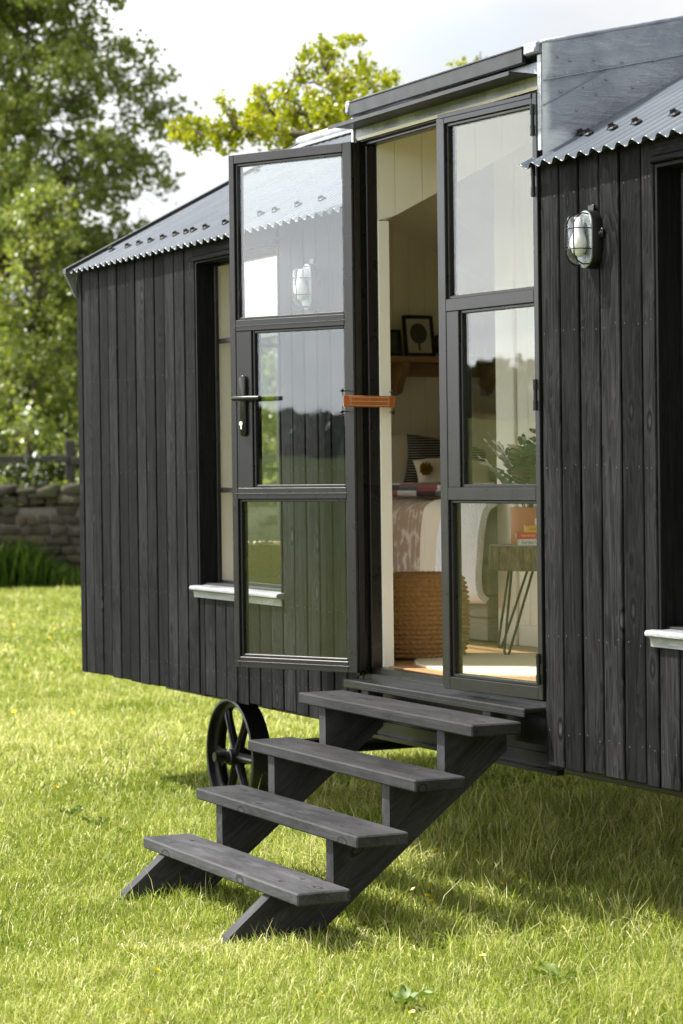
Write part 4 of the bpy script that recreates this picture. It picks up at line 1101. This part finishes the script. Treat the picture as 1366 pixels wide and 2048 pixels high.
for k in range(17):
    a = 2.4*k+rng.random(); L_ = .23+.19*rng.random(); out = .22+.42*rng.random(); d = np.array((math.cos(a), math.sin(a), 0))
    b0 = np.array((PX, PY, PZ+.13))+d*.03*rng.random(); st_ = MB(); pts = []
    for i in range(12):
        f = i/11; pts.append(b0+d*out*L_*(f**1.5)*1.15+np.array((0, 0, L_*(f-.22*out*f*f))))
    st_.tube(pts, np.linspace(.0022, .0008, 12), 5, rn=.2)
    sd = np.cross(d, (0, 0, 1.)); rnv = rng.random()
    for i in range(4, 12):
        for sg in (-1, 1):
            if i == 11 and sg > 0: continue
            t_ = pts[min(i, 11)]-pts[i-1]; t_ /= np.linalg.norm(t_)
            ld = (sd*sg*1.0+t_*.75) if i < 11 else t_*1.2
            ld = ld/np.linalg.norm(ld); ll = (.046+.034*math.sin(math.pi*(i-3)/9))*(.8+.4*rng.random()); wn = np.cross(ld, np.cross(ld, t_)+d*.3); wn /= np.linalg.norm(wn)+1e-9
            wv = np.cross(ld, wn); p0 = pts[i]-t_*.004; tw = .0105
            V_ = []
            for f, ww in ((0, .5), (.3, 1), (.7, 1.05), (.92, .6), (1, .1)):
                cc = p0+ld*ll*f+np.array((0, 0, -.012*f*f+.004*math.sin(9*f+i))); V_ += [cc-wn*tw*ww, cc+wn*tw*ww]
            st_.add(V_, [[2*q_, 2*q_+1, 2*q_+3, 2*q_+2] for q_ in range(4)], None, rnv*.8+.2*rng.random())
    st_.build('frond', 'fern', pp, True)
# books
def text(s, size, mat, parent, c, Rm, ext=.0004):
    cu = bpy.data.curves.new('lettering', 'FONT'); cu.body = s; cu.size = size; cu.align_x = 'CENTER'; cu.align_y = 'CENTER'; cu.extrude = ext; cu.resolution_u = 3
    tmp = bpy.data.objects.new('lettering', cu); col.objects.link(tmp); bpy.context.view_layer.update()
    me = bpy.data.meshes.new_from_object(tmp.evaluated_get(bpy.context.evaluated_depsgraph_get())); col.objects.unlink(tmp); bpy.data.objects.remove(tmp)
    me.transform(Matrix([list(r)+[0] for r in Rm]+[[0, 0, 0, 1]])); me.transform(Matrix.Translation(Vector(c)+Vector((0, 0, G))-Vector(ORG[parent.name])))
    me.materials.clear(); me.materials.append(M[mat]); o = bpy.data.objects.new('lettering', me); col.objects.link(o); o.parent = parent; ORG[o.name] = ORG[parent.name]; return o
M['white_cover'] = simple('white_cover', (.70, .70, .68), .45, var=.03); M['red_cover'] = simple('red_cover', (.55, .045, .02), .4, var=.05)
M['yellow_cover'] = simple('yellow_cover', (.62, .33, .03), .4, var=.05); M['pages'] = simple('book_pages', (.62, .57, .44), .8, var=.1, vscale=200)
M['dark_ink'] = simple('dark_ink', (.03, .03, .035), .6); M['white_ink'] = simple('white_ink', (.75, .72, .68), .5)
sp_n = np.array((.90, -.436, 0)); sp_u = np.array((.436, .90, 0)); zv = np.array((0, 0, 1.))
z = .6815; BK = np.array((-1.482, .862, 0))
for (mt, h_, w_, s_off, txt, ink, size, lab) in (('white_cover', .026, .155, 0, 'Garden City', 'dark_ink', .0165, 'white spined book at the bottom of the pile on the side table'),
        ('red_cover', .026, .16, -.006, 'THE POCKET PARADISE', 'white_ink', .0105, 'red book in the middle of the pile on the side table'),
        ('yellow_cover', .028, .125, .012, 'LEONARDO', 'dark_ink', .013, 'yellow book on top of the red one')):
    c = BK+sp_u*s_off*1.0+zv*(z+h_/2); Rm = np.stack([sp_u, -sp_n, zv], 1)
    bk = MB(); bk.box(c-sp_n*.0555, (w_, .108, .0018), Rm, .0005); bk = MB()
    for dz in (h_/2-.001, -h_/2+.001): bk.box(c+zv*dz-sp_n*.06, (w_, .12, .002), Rm, .0006)
    bk.box(c-sp_n*.0012, (w_, .0024, h_-.0042), Rm, .0006)
    ob = bk.build('book', mt, None, base=c-zv*h_/2); tag(ob, lab, 'book', 'books piled on the side table')
    pg = MB(); pg.box(c-sp_n*.060, (w_-.006, .112, h_-.0045), Rm, .0005); pg.build('pages', 'pages', ob)
    tx = text(txt, size, ink, ob, c+sp_n*.0002-sp_u*({'white_cover': .026, 'red_cover': .008, 'yellow_cover': .012}[mt]), np.stack([sp_u, zv, sp_n], 1))
    z += h_+.0004
c = BK+sp_u*.03+zv*(z+.014); mb = MB(); Rm = np.stack([sp_u, -sp_n, zv], 1)
mb.box(c-sp_n*.03, (.075, .055, .028), Rm, .002); bo = mb.build('matchbox', 'pages', None, base=c-zv*.014); tag(bo, 'small cream box lying on the yellow book', 'box')
mb = MB(); mb.box(c-sp_n*.0018, (.022, .0012, .020), Rm, .0002); mb.build('sticker', 'white_cover', bo)

# leather strap holding the door back
M['leather'] = simple('tan_leather', (.34, .105, .022), .42, var=.18, vscale=30, bmp=.15)
M['thread'] = simple('pale_thread', (.62, .50, .30), .7)
p0 = hL-uL*.008+nL*.042+np.array((0, 0, 1.263)); p1 = np.array((-1.310, .118, 1.259))
sr = thing('leather_strap', ((p0[0]+p1[0])/2, (p0[1]+p1[1])/2, 1.235), 'tan leather strap with pale stitching stretched between the open door and the cream reveal', 'strap')
ax = p1-p0; Ls = np.linalg.norm(ax); ax /= Ls; nn = np.cross(ax, (0, 0, 1.)); nn /= np.linalg.norm(nn)
if nn[1] > 0: nn = -nn
up_ = np.cross(nn, ax); up_ = up_ if up_[2] > 0 else -up_
Rm = np.stack([ax, nn, up_], 1); ctr = (p0+p1)/2+nn*.016
mb = MB(); mb.box(ctr, (Ls, .004, .044), Rm, .0015); mb.box(ctr+nn*.0042-ax*0, (Ls*.80, .0035, .040), Rm, .001); mb.build('strap', 'leather', sr)
mb = MB()
def stitch(a, c):
    n = int(np.linalg.norm(c-a)/.0055)
    for i in range(n):
        q0 = a+(c-a)*(i+.15)/n; q1 = a+(c-a)*(i+.8)/n; mb.tube([q0, q1], .0009, 4)
f0 = ctr+nn*.0063
for dz in (-.0155, 0, .0155): stitch(f0-ax*Ls*.37+up_*dz, f0+ax*Ls*.37+up_*dz)
for sx in (-.37, .37): stitch(f0+ax*Ls*sx-up_*.0155, f0+ax*Ls*sx+up_*.0155)
mb.build('stitching', 'thread', sr)
for e in (p0, p1):
    mb = MB()
    for sg in (-1, 1):
        b_ = e+up_*sg*.020+nn*.002
        mb.tube([b_+nn*.002, b_+up_*sg*.010+nn*.001+ax*.003, b_+up_*sg*.018-nn*.003], .0022, 6)
        q_ = b_+up_*sg*.021; mb.tube([b_+up_*sg*.018, b_+up_*sg*.02+(-nL*.040 if e is p0 else np.array((-.034, 0, 0)))], .0022, 6); mb.lathe([(.001, .004), (.005, .0035), (.0068, .001), (.0068, -.006)], q_, 2, 12, R=np.stack([ax, up_, nn], 1))
    mb.build('hook', 'black_metal', sr, True)

# throw hanging in a basket under the end window
mb = MB(); mb.lathe([(.001, 0), (.13, 0), (.15, .05), (.155, .16), (.148, .165), (.14, .16), (.135, .05), (.001, .02)], (-4.22, .80, .46), 2, 30)
bs = mb.build('basket', 'jute', None, True); tag(bs, 'shallow woven basket under the end window', 'basket')
mb = MB(); mb.bx(-4.42, -4.02, .45, 1.0, .435, .459, b=.003, grain=1); mb.bx(-4.41, -4.37, .47, .98, FZ, .434, b=.003); mb.bx(-4.07, -4.03, .47, .98, FZ, .434, b=.003)
tag(mb.build('bench', 'shelf_wood'), 'low wooden bench under the end window', 'bench')
mb = MB()
for i in range(70):
    a = rng.random()*6.28; r = .13+.03*rng.random(); b_ = np.array((-4.22+r*math.cos(a)*.7, .80+r*math.sin(a), .625)); d = np.array((math.cos(a), math.sin(a), 0))
    mb.tube([b_-d*.05, b_+np.array((0, 0, .012)), b_+d*.022+np.array((0, 0, -.03)), b_+d*.025+np.array((0, 0, -.08-.05*rng.random()))], [.004, .004, .0035, .002], 5)
tag(mb.build('throw_blanket', 'linen2', None, True), 'cream throw with long tassels heaped in the basket', 'throw')

# ------------------------------------------------------------------ beyond: wall, fence, trees
wd_ = np.array((.44, .898, 0)); wd_ /= np.linalg.norm(wd_); wn_ = np.array((wd_[1], -wd_[0], 0)); W0 = np.array((-26.2, 3.0, 0))
mb = MB(); Rw = np.stack([wd_, wn_, np.array((0, 0, 1.))], 1); Lw = 13.0
z = -G-.02
zr = 0
for row in range(9):
    h_ = .125+.03*random.random(); s = -.1*random.random()
    while s < Lw:
        l_ = random.uniform(.14, .40); dp = random.uniform(.40, .50)
        base = W0+wd_*(s+l_/2); zz = float(hgt(base[0], base[1]))+zr+h_/2
        mb.box(base+wn_*random.uniform(-.03, .03)+np.array((0, 0, zz)), (l_-.012, dp-.02*row, h_-.010), Rw, .02, 2, None, .045); s += l_
    zr += h_
mb.box(W0+wd_*Lw/2+np.array((0, 0, -G+.52)), (Lw-.1, .26, 1.1), Rw, .01, 2, .0)
s = 0
while s < Lw:
    l_ = random.uniform(.16, .42); h_ = random.uniform(.09, .20); base = W0+wd_*(s+l_/2)
    mb.box(base+np.array((0, 0, float(hgt(base[0], base[1]))+zr+h_/2)), (l_-.01, .36, h_), Rw, .03, 2, None, .09); s += l_
tag(mb.build('stone_wall', 'stone', None, True, base=(*(W0+wd_*Lw/2)[:2], -G)), 'mossy dry stone wall of brown rubble at the edge of the lawn', 'wall')
F0 = W0-wn_*1.9+np.array((-.2, 0, 0)); fc = thing('fence', (*(F0+wd_*4)[:2], -G), 'weathered wooden post and rail fence behind the stone wall', 'fence')
ps0 = at(140, 950, 35); k0 = (np.array(ps0[:2])-F0[:2]) @ wd_[:2]
posts = [k0+2.0*i for i in range(-2, 4)]
for s in posts:
    b_ = F0+wd_*s; z0 = float(hgt(b_[0], b_[1])); mb = MB()
    mb.box(b_+np.array((0, 0, z0+.98)), (.13, .13, 2.05), Rw, .012, 2, None, .01); mb.build('post', 'weathered_wood', fc)
for a, c in zip(posts, posts[1:]):
    for zz in (1.72, 1.30):
        b_ = F0+wd_*(a+c)/2+wn_*.09; z0 = float(hgt(b_[0], b_[1]))
        mb = MB(); mb.box(b_+np.array((0, 0, z0+zz)), (c-a-.01, .045, .11), Rw, .006, 0, None, .008); mb.build('rail', 'weathered_wood', fc)

def leaves(C, size, asp=.55, droop=0.0):
    n = len(C); d = rng.normal(size=(n, 3)); d[:, 2] -= droop; d /= np.linalg.norm(d, axis=1)[:, None]
    r_ = rng.normal(size=(n, 3)); r_[:, 2] *= .5; wv = np.cross(d, r_); wv /= np.linalg.norm(wv, axis=1)[:, None]
    nn = np.cross(d, wv); sz = size*(.6+.8*rng.random(n))[:, None]
    P = np.zeros((n, 6, 3))
    P[:, 0] = C; P[:, 1] = C+d*sz*.35+wv*sz*asp*.5+nn*sz*.08; P[:, 2] = C+d*sz*.75+wv*sz*asp*.42+nn*sz*.06; P[:, 3] = C+d*sz
    P[:, 4] = C+d*sz*.75-wv*sz*asp*.42+nn*sz*.06; P[:, 5] = C+d*sz*.35-wv*sz*asp*.5+nn*sz*.08
    b_ = np.arange(n)*6
    F = np.concatenate([np.stack([b_, b_+1, b_+2, b_+3], 1), np.stack([b_, b_+3, b_+4, b_+5], 1)])
    return P.reshape(-1, 3), F
def tree(name, label, cat, base, height, clumps, nleaf, lsize, lmat, trunk_r, lean=(0, 0), colbias=0, asp=.55, droop=0., limbs=True, twig=.006, group=None):
    bz = float(hgt(base[0], base[1])); b0 = np.array((base[0], base[1], bz))
    root = thing(name, b0, label, cat, group)
    tm = MB(); tp = []
    for i in range(10):
        f = i/9; tp.append(b0+np.array((lean[0]*f+.12*math.sin(4*f+base[0]), lean[1]*f+.10*math.cos(5*f+base[1])-.1, height*.86*f-.1)))
    tp = np.array(tp); tr_ = np.linspace(trunk_r, trunk_r*.12, 10); tr_[0] *= 1.35
    tm.tube(tp, tr_, 10)
    for (c, r) in (clumps if limbs else []):
        c = np.array(c); h = c[2]-np.linalg.norm(c[:2]-tp[4][:2])*random.uniform(.35, .75)
        k = int(np.clip(np.searchsorted(tp[:, 2], h), 1, 8)); s = tp[k]
        n = 7; pts = []
        for i in range(n):
            f = i/(n-1); p = s+(c-s)*f; p = p+np.array((0, 0, .14*np.linalg.norm(c-s)*math.sin(math.pi*f)*.5))+rng.normal(size=3)*.05*r*(0 < i)
            pts.append(p)
        tm.tube(pts, np.linspace(max(twig*1.6, tr_[k]*.42), twig, n), 5)
        for q in range(4):                                      # twigs inside the clump
            e = c+rng.normal(size=3)*r*.55; m0 = pts[4]
            tm.tube([m0, (m0+e)/2+rng.normal(size=3)*.08*r, e], [twig*1.2, twig, twig*.4], 4)
    tm.build('trunk', 'bark', root, True)
    Cs, cs = [], []
    for (c, r) in clumps:
        n = int(nleaf*(r**2)/.36)
        nt_ = max(3, n//14)                                     # leaves gather on twig ends
        d = rng.normal(size=(nt_, 3)); d /= np.linalg.norm(d, axis=1)[:, None]
        e = np.array(c)+d*(r*(.25+.80*rng.random(nt_)**.6))[:, None]*np.array((1, 1, .8))
        k = rng.integers(0, nt_, n); p = e[k]+rng.normal(size=(n, 3))*lsize*.85
        Cs.append(p); tone = rng.normal(.45+colbias, .10); cs.append(np.clip(rng.normal(tone, .16, n), 0, .93))
    C = np.concatenate(Cs); cc = np.concatenate(cs); old = rng.random(len(cc)) < .006; cc[old] = 1.0
    P, F = leaves(C, lsize, asp, droop)
    mesh_obj('crown', P, F, lmat, root, False, None, None, np.repeat(cc, 6))
    return root
def crown(base, z0, z1, rad, n, rmin, rmax, shape=lambda f: math.sqrt(max(0, 1-(2*f-1)**2)), hollow=.35):
    out = []; bz = float(hgt(base[0], base[1]))
    for i in range(n):
        f = random.random(); a = random.random()*6.283; rr = rad*shape(f)*(hollow+(1-hollow)*random.random()**.6)*(.82+.36*vnoise(np.array([a*1.2]), np.array([f*4.]), 77)[0])
        out.append(((base[0]+rr*math.cos(a), base[1]+rr*math.sin(a), bz+z0+(z1-z0)*f), random.uniform(rmin, rmax)))
    return out
sA = lambda f: (.70+.45*f if f < .12 else (1.0-.10*math.sin(9*f))*(1-.30*f) if f < .75 else max(.0, 2.7*(1-f)*.95))
pA = at(40, 950, 42); tA = crown(pA, .9, 13.2, 2.80, 460, .28, .58, sA, .0)
tree('alder_tree', 'tall airy dark green tree at the left behind the stone wall', 'tree', pA[:2], 12.6, tA, 640, .078, 'leaf_alder', .10, (.3, .2), 0, .7, .25, group=None)
pB = at(70, 950, 38.5); tB = crown(pB, .75, 5.8, 1.10, 62, .26, .46, lambda f: 1.0-.65*f*f, .2)
tree('hawthorn_tree', 'lower bright green bushy tree growing in front of the tall dark tree', 'tree', pB[:2], 5.2, tB, 430, .080, 'leaf_alder', .06, (.1, .1), .05, .75, .1)
pC = at(520, 950, 40); tC = crown(pC, 1.2, 5.6, 2.0, 70, .35, .6, lambda f: 1.0-.55*f*f, .2)
tree('hawthorn_tree', 'green tree behind the hut seen through its end window', 'tree', pC[:2], 5.2, tC, 360, .10, 'leaf_thorn', .12, (0, 0), .0, .7, .1)
pD = at(-190, 950, 46); tD = crown(pD, 1.0, 9.5, 2.4, 80, .4, .75, lambda f: math.sqrt(max(0, 1-f*f*.9)), .2)
tree('alder_tree', 'dark tree further left at the edge of the field', 'tree', pD[:2], 9, tD, 260, .12, 'leaf_alder', .18, (0, 0), -.05, .7, .2)
# oak limbs behind the hut
ok_px = [(350, 262, 20), (378, 248, 26), (372, 280, 24), (402, 262, 30), (398, 290, 20), (432, 252, 26), (440, 278, 26), (447, 205, 20), (470, 240, 22), (478, 262, 28), (505, 268, 30), (460, 285, 18), (520, 185, 20), (512, 215, 26), (540, 235, 32), (545, 265, 32), (500, 240, 22), (565, 185, 26), (585, 215, 34), (580, 255, 34), (600, 285, 30), (560, 290, 24), (625, 190, 30), (640, 230, 36), (620, 260, 34), (660, 265, 34), (650, 205, 24), (595, 130, 16), (612, 105, 20), (640, 98, 24), (665, 110, 24), (655, 135, 22), (680, 90, 14), (702, 78, 14), (722, 80, 12), (690, 76, 12), (600, 160, 16), (625, 150, 16), (660, 165, 24), (690, 165, 26), (700, 195, 30), (720, 130, 22), (735, 150, 28), (750, 180, 30), (775, 160, 22), (785, 158, 14), (690, 220, 34), (730, 210, 30), (760, 215, 26), (700, 250, 28), (660, 240, 30), (640, 285, 26), (540, 210, 22), (530, 250, 24), (920, 132, 12), (940, 136, 9), (962, 126, 10), (925, 150, 12)]
pO = at(800, 940, 20.5); clO = []
for (x, y, r) in ok_px:
    d = 20.5+random.uniform(-.55, .55); p = at(x, y, d); clO.append(((p.x, p.y, p.z), r/4838*d*.98))
for _ in range(60):                                             # the part of the crown the roof hides
    x, y = random.uniform(640, 1180), random.uniform(300, 560); d = 20.5+random.uniform(-1.4, 1.4); p = at(x, y, d); clO.append(((p.x, p.y, p.z), random.uniform(.12, .2)))
def tree_oak():
    bz = float(hgt(pO.x, pO.y)); b0 = np.array((pO.x, pO.y, bz)); root = thing('oak_tree', b0, 'yellow green spring oak spreading above the roof behind the hut', 'tree')
    tm = MB(); nodes = []
    def limb(pts, r0, r1):
        P = [np.array(p) for p in pts]; Q = []
        for a, c in zip(P, P[1:]):
            for f in np.linspace(0, 1, 5)[:-1]: Q.append(a+(c-a)*f+rng.normal(size=3)*.018)
        Q.append(P[-1]); tm.tube(Q, np.linspace(r0, r1, len(Q)), 8)
        for i, q in enumerate(Q): nodes.append((q, r0+(r1-r0)*i/(len(Q)-1)))
    def A(x, y, d): p = at(x, y, d); return (p.x, p.y, p.z)
    j = A(790, 480, 20.5)
    limb([b0, A(797, 800, 20.5), j], .12, .075)
    limb([j, A(720, 330, 20.3), A(620, 270, 20.2), A(500, 255, 20.3), A(400, 265, 20.4)], .06, .010)
    limb([j, A(760, 330, 20.7), A(700, 230, 20.8), A(660, 150, 20.7), A(640, 105, 20.7)], .055, .008)
    limb([A(655, 140, 20.7), A(680, 92, 20.6), A(715, 80, 20.6)], .012, .004)
    limb([A(700, 230, 20.8), A(745, 180, 20.9), A(780, 160, 20.9)], .018, .005)
    limb([A(560, 262, 20.2), A(535, 215, 20.1), A(522, 188, 20.1)], .016, .005)
    limb([A(470, 258, 20.3), A(455, 225, 20.4), A(447, 208, 20.4)], .012, .004)
    limb([A(640, 275, 20.2), A(600, 220, 20.0), A(570, 190, 20.0)], .018, .006)
    limb([A(685, 205, 20.8), A(640, 165, 20.5), A(598, 158, 20.5), A(596, 132, 20.5)], .014, .004)
    limb([j, A(880, 330, 20.4), A(930, 200, 20.4), A(925, 140, 20.4)], .05, .005); limb([A(930, 200, 20.4), A(962, 130, 20.4)], .010, .004)
    limb([j, A(1000, 480, 20.6), A(1150, 420, 20.4)], .05, .01)
    pass
    N = np.array([n[0] for n in nodes])
    Cs, cs = [], []
    for (c, r) in clO:
        c = np.array(c); k = int(np.argmin(np.linalg.norm(N-c, axis=1)))
        m0 = (N[k]+c)/2+rng.normal(size=3)*.03; tm.tube([N[k], m0, c], [.007, .005, .003], 5)
        for q in range(4):
            e = c+rng.normal(size=3)*r*.6; tm.tube([c, e], [.003, .0015], 4)
        nt_ = max(4, int(19*(r/.12)**2)); d = rng.normal(size=(nt_, 3)); d /= np.linalg.norm(d, axis=1)[:, None]
        e = c+d*(r*(.25+.80*rng.random(nt_)**.7))[:, None]
        k2 = np.repeat(np.arange(nt_), 10); p = e[k2]+rng.normal(size=(len(k2), 3))*.020
        Cs.append(p); cs.append(np.clip(rng.normal(rng.normal(.52, .09), .18, len(k2)), 0, .95))
    tm.build('trunk', 'bark', root, True)
    P, F = leaves(np.concatenate(Cs), .043, .62, -.2); cc = np.concatenate(cs); cc[rng.random(len(cc)) < .02] = 1
    mesh_obj('crown', P, F, 'leaf_oak', root, False, None, None, np.repeat(cc, 6))
tree_oak()
# shrubs between wall and fence
for i, (x, y, d, w_, h_, lab, mt) in enumerate([(20, 1000, 34.6, .8, 1.75, 'dark leafy shrub left of the fence post behind the wall', 'leaf_alder'), (60, 960, 34.3, .55, 2.3, 'dark bush overhanging the wall and hiding part of the fence', 'leaf_dark'), (95, 985, 36.5, .6, 1.5, 'pale green low bush behind the wall near the fence post', 'leaf_thorn'), (175, 1000, 34.4, .45, 1.5, 'small bush to the right of the fence post', 'leaf_thorn'), (330, 1000, 35, 1.0, 1.9, 'broad bush behind the wall, hidden by the hut from in front', 'leaf_thorn'), (480, 1000, 35, .9, 1.7, 'rounded bush above the wall seen through the end window', 'leaf_thorn')]):
    p = at(x, y, d); cl = []
    for _ in range(16):
        a = random.random()*6.28; rr = w_*math.sqrt(random.random()); f = random.random()
        cl.append(((p.x+rr*math.cos(a), p.y+rr*math.sin(a), float(hgt(p.x, p.y))+.35+(h_-.35)*f*(1-.4*rr/w_)), random.uniform(.22, .38)))
    tree('shrub', lab, 'shrub', (p.x, p.y), h_*.7, cl, 300, .085, mt, .03, (0, 0), .0, .6, 0, True, .004)
# tall weeds at the foot of the wall (stuff)
n = 7000; s = rng.random(n)*Lw; q = W0[None, :2]+wd_[None, :2]*s[:, None]+wn_[None, :2]*(.30+.55*rng.random(n)**1.6)[:, None]
hh = (.30+.35*(s < 5.2)+.85*vnoise(s*.8, s*0, 41)*vnoise(s*2.7, s*0+3, 44)*2)*(.5+.7*rng.random(n))
P, F, cc = blades(q[:, 0], q[:, 1], np.clip(hh*np.interp(s, [0, 4.0, 4.35, 6, Lw], [1, 1, .35, .3, .5]), .10, 1.0), .024*(.6+rng.random(n)), .15+.35*rng.random(n), np.clip(rng.normal(.3, .2, n), 0, .8), rng.random(n)*6.28)
wds = mesh_obj('tall_weeds', P, F, 'weed', None, False, (*(W0+wd_*6)[:2], -G), None, cc); tag(wds, 'dark nettles and tall grass along the foot of the wall', 'weeds', None, 'stuff')
n = 16000; q = np.stack([-28.5-10*rng.random(n)**1.3, 4+16*rng.random(n)], 1)
P, F, cc = blades(q[:, 0], q[:, 1], .25+.35*rng.random(n), .03*(.6+rng.random(n)), .2+.4*rng.random(n), np.clip(rng.normal(.32, .15, n), 0, .6), rng.random(n)*6.28)
mg = mesh_obj('meadow_grass', P, F, 'grass', None, False, (-33, 10, -G), None, cc); tag(mg, 'longer rough grass in the field beyond the wall', 'grass', None, 'stuff')

# far woodland on the slopes (seen mirrored in the panes and behind the fence)
Cs, tone = [], []
def wood(x0, y0, x1, y1, n, hmin, hmax, wr):
    for i in range(n):
        f = random.random(); x = x0+(x1-x0)*f+random.uniform(-6, 6); y = y0+(y1-y0)*f+random.uniform(-6, 6); h = random.uniform(hmin, hmax); b = float(hgt(x, y))
        m_ = 240; d = rng.normal(size=(m_, 3)); d /= np.linalg.norm(d, axis=1)[:, None]
        Cs.append(np.array((x, y, b+h*.55))+d*np.array((wr, wr, h*.5))*(.5+.5*rng.random(m_)**.4)[:, None]); tone.append(np.clip(rng.normal(random.uniform(.3, .6), .15, m_), 0, 1))
wood(-150, -75, -60, -160, 300, 2.6, 3.8, 3.2); wood(-60, -160, 90, -150, 280, 2.2, 3.1, 3.4); wood(-200, -30, -150, -75, 24, 5, 8, 3.2); wood(-150, 20, -110, 75, 40, 4, 8, 3.0); wood(-190, -40, -150, 20, 24, 4, 8, 3.0)
P, F = leaves(np.concatenate(Cs), .7, .8); cc = np.concatenate(tone)
wo = mesh_obj('woodland', P, F, 'leaf_dark', None, False, (-60, -160, 2), None, np.repeat(cc, 6)); tag(wo, 'far dark line of woodland on the slopes around the field', 'woodland', None, 'stuff')

# ------------------------------------------------------------------ buttercups and broad leaves in the lawn
def cup_mesh():
    st_ = MB(); st_.tube([(0, 0, -.09), (.006, .003, -.04), (.004, 0, 0)], .0012, 5)
    pe = MB()
    for k in range(5):
        a = 2*math.pi*k/5; d = np.array((math.cos(a), math.sin(a), 0)); q_ = np.array((-d[1], d[0], 0)); c = np.array((.004, 0, 0)); vs = []
        for f, w_, z in ((0, .002, 0), (.5, .0075, .004), (1, .006, .0085)):
            vs += [c+d*.0125*f-q_*w_+np.array((0, 0, z)), c+d*.0125*f+q_*w_+np.array((0, 0, z))]
        pe.add(vs, [[0, 1, 3, 2], [2, 3, 5, 4]])
    return st_, pe
cups = [(-1.133, .184), (-1.039, .32), (-.421, -.288), (-.456, -.209), (-.187, -.348), (-.381, .041), (.699, -.647), (1.271, -1.183), (-3.638, -.467), (.905, -1.801), (.975, -1.311), (.42, -1.577), (-17.869, 4.592), (-16.379, 4.238), (-16.92, 3.809), (-12.931, 2.559), (-14.348, 2.861), (-16.156, 3.732), (-15.46, 3.254), (-11.415, 1.869), (-7.084, .475), (-10.245, 2.042), (-14.296, 3.27), (-6.83, .757), (-13.4, 2.9), (-17.3, 4.9), (-18.6, 5.2), (-12.2, 2.1), (-.3, -.30), (-.25, -.44)]
fl0 = None
for i, (x, y) in enumerate(cups):
    z = float(hgt(x, y))+.075; loc = Vector((x, y, z+G))
    if fl0 is None:
        fl0 = thing('buttercup', (x, y, z), 'small yellow buttercup in the lawn', 'flower', 'buttercups scattered in the lawn')
        st_, pe = cup_mesh()
        for (m_, nm, mt) in ((st_, 'stem', 'weed'), (pe, 'petals', 'petal')):
            ORG['_t'] = np.array((0, 0, G)); v_ = np.array(m_.v); o = m_.build(nm, mt, fl0); o.data.transform(Matrix.Translation(Vector(ORG[fl0.name])-Vector((0, 0, G))))
    else:
        c = cp(fl0, loc)
        for ch in list(fl0.children): cp(ch, None, c)
        c.rotation_euler = (random.uniform(-.5, .5), random.uniform(-.5, .5), random.random()*6); 
        c.scale = (1.2,)*3 if x < -6 else (.8,)*3
def dock(x, y, n, L_, label):
    L_ *= .5
    z = float(hgt(x, y)); m_ = MB()
    for k in range(n):
        a = 6.28*k/n+random.uniform(-.4, .4); d = np.array((math.cos(a), math.sin(a), 0)); q_ = np.array((-d[1], d[0], 0)); l_ = L_*random.uniform(.7, 1.15); el = random.uniform(.45, 1.0); vs = []
        for i in range(9):
            f = i/8; c = np.array((x, y, z))+d*l_*f*math.cos(el*(1-.6*f))+np.array((0, 0, l_*math.sin(el)*f*(1-.5*f))); w_ = l_*.19*math.sin(math.pi*min(1, .06+f*.94))**.8*(.35 if f < .15 else 1)+.0015
            rip = .006*math.sin(11*f+k)
            vs += [c-q_*w_+np.array((0, 0, rip+.012)), c+np.array((0, 0, 0)), c+q_*w_+np.array((0, 0, .012-rip))]
        m_.add(vs, [[3*i+j, 3*i+j+1, 3*i+j+4, 3*i+j+3] for i in range(8) for j in (0, 1)], None, .35+.5*random.random())
    tag(m_.build('dock_plant', 'dock', None, True, base=(x, y, z)), label, 'plant')
dock(-3.23, -.54, 5, .16, 'low broad leaved weed left of the steps, farthest from them'); dock(-2.87, -.54, 5, .14, 'flat rosette of broad leaves to the left of the steps'); dock(-2.57, -.52, 4, .11, 'small broad leaved weed nearest the left end of the bottom tread')
dock(.835, -.451, 4, .20, 'upright bright green dock leaf in the sunlit grass under the right end of the hut'); dock(.874, -1.0, 5, .16, 'broad dock leaves in the foreground below the bottom step'); dock(-.19, .254, 4, .11, 'shaded broad leaf under the hut'); dock(-.02, -.281, 4, .10, 'broad leaves at the shadow edge right of the steps')
dock(-.42, .86, 3, .13, 'tall pale weed in deep shadow beneath the hut')
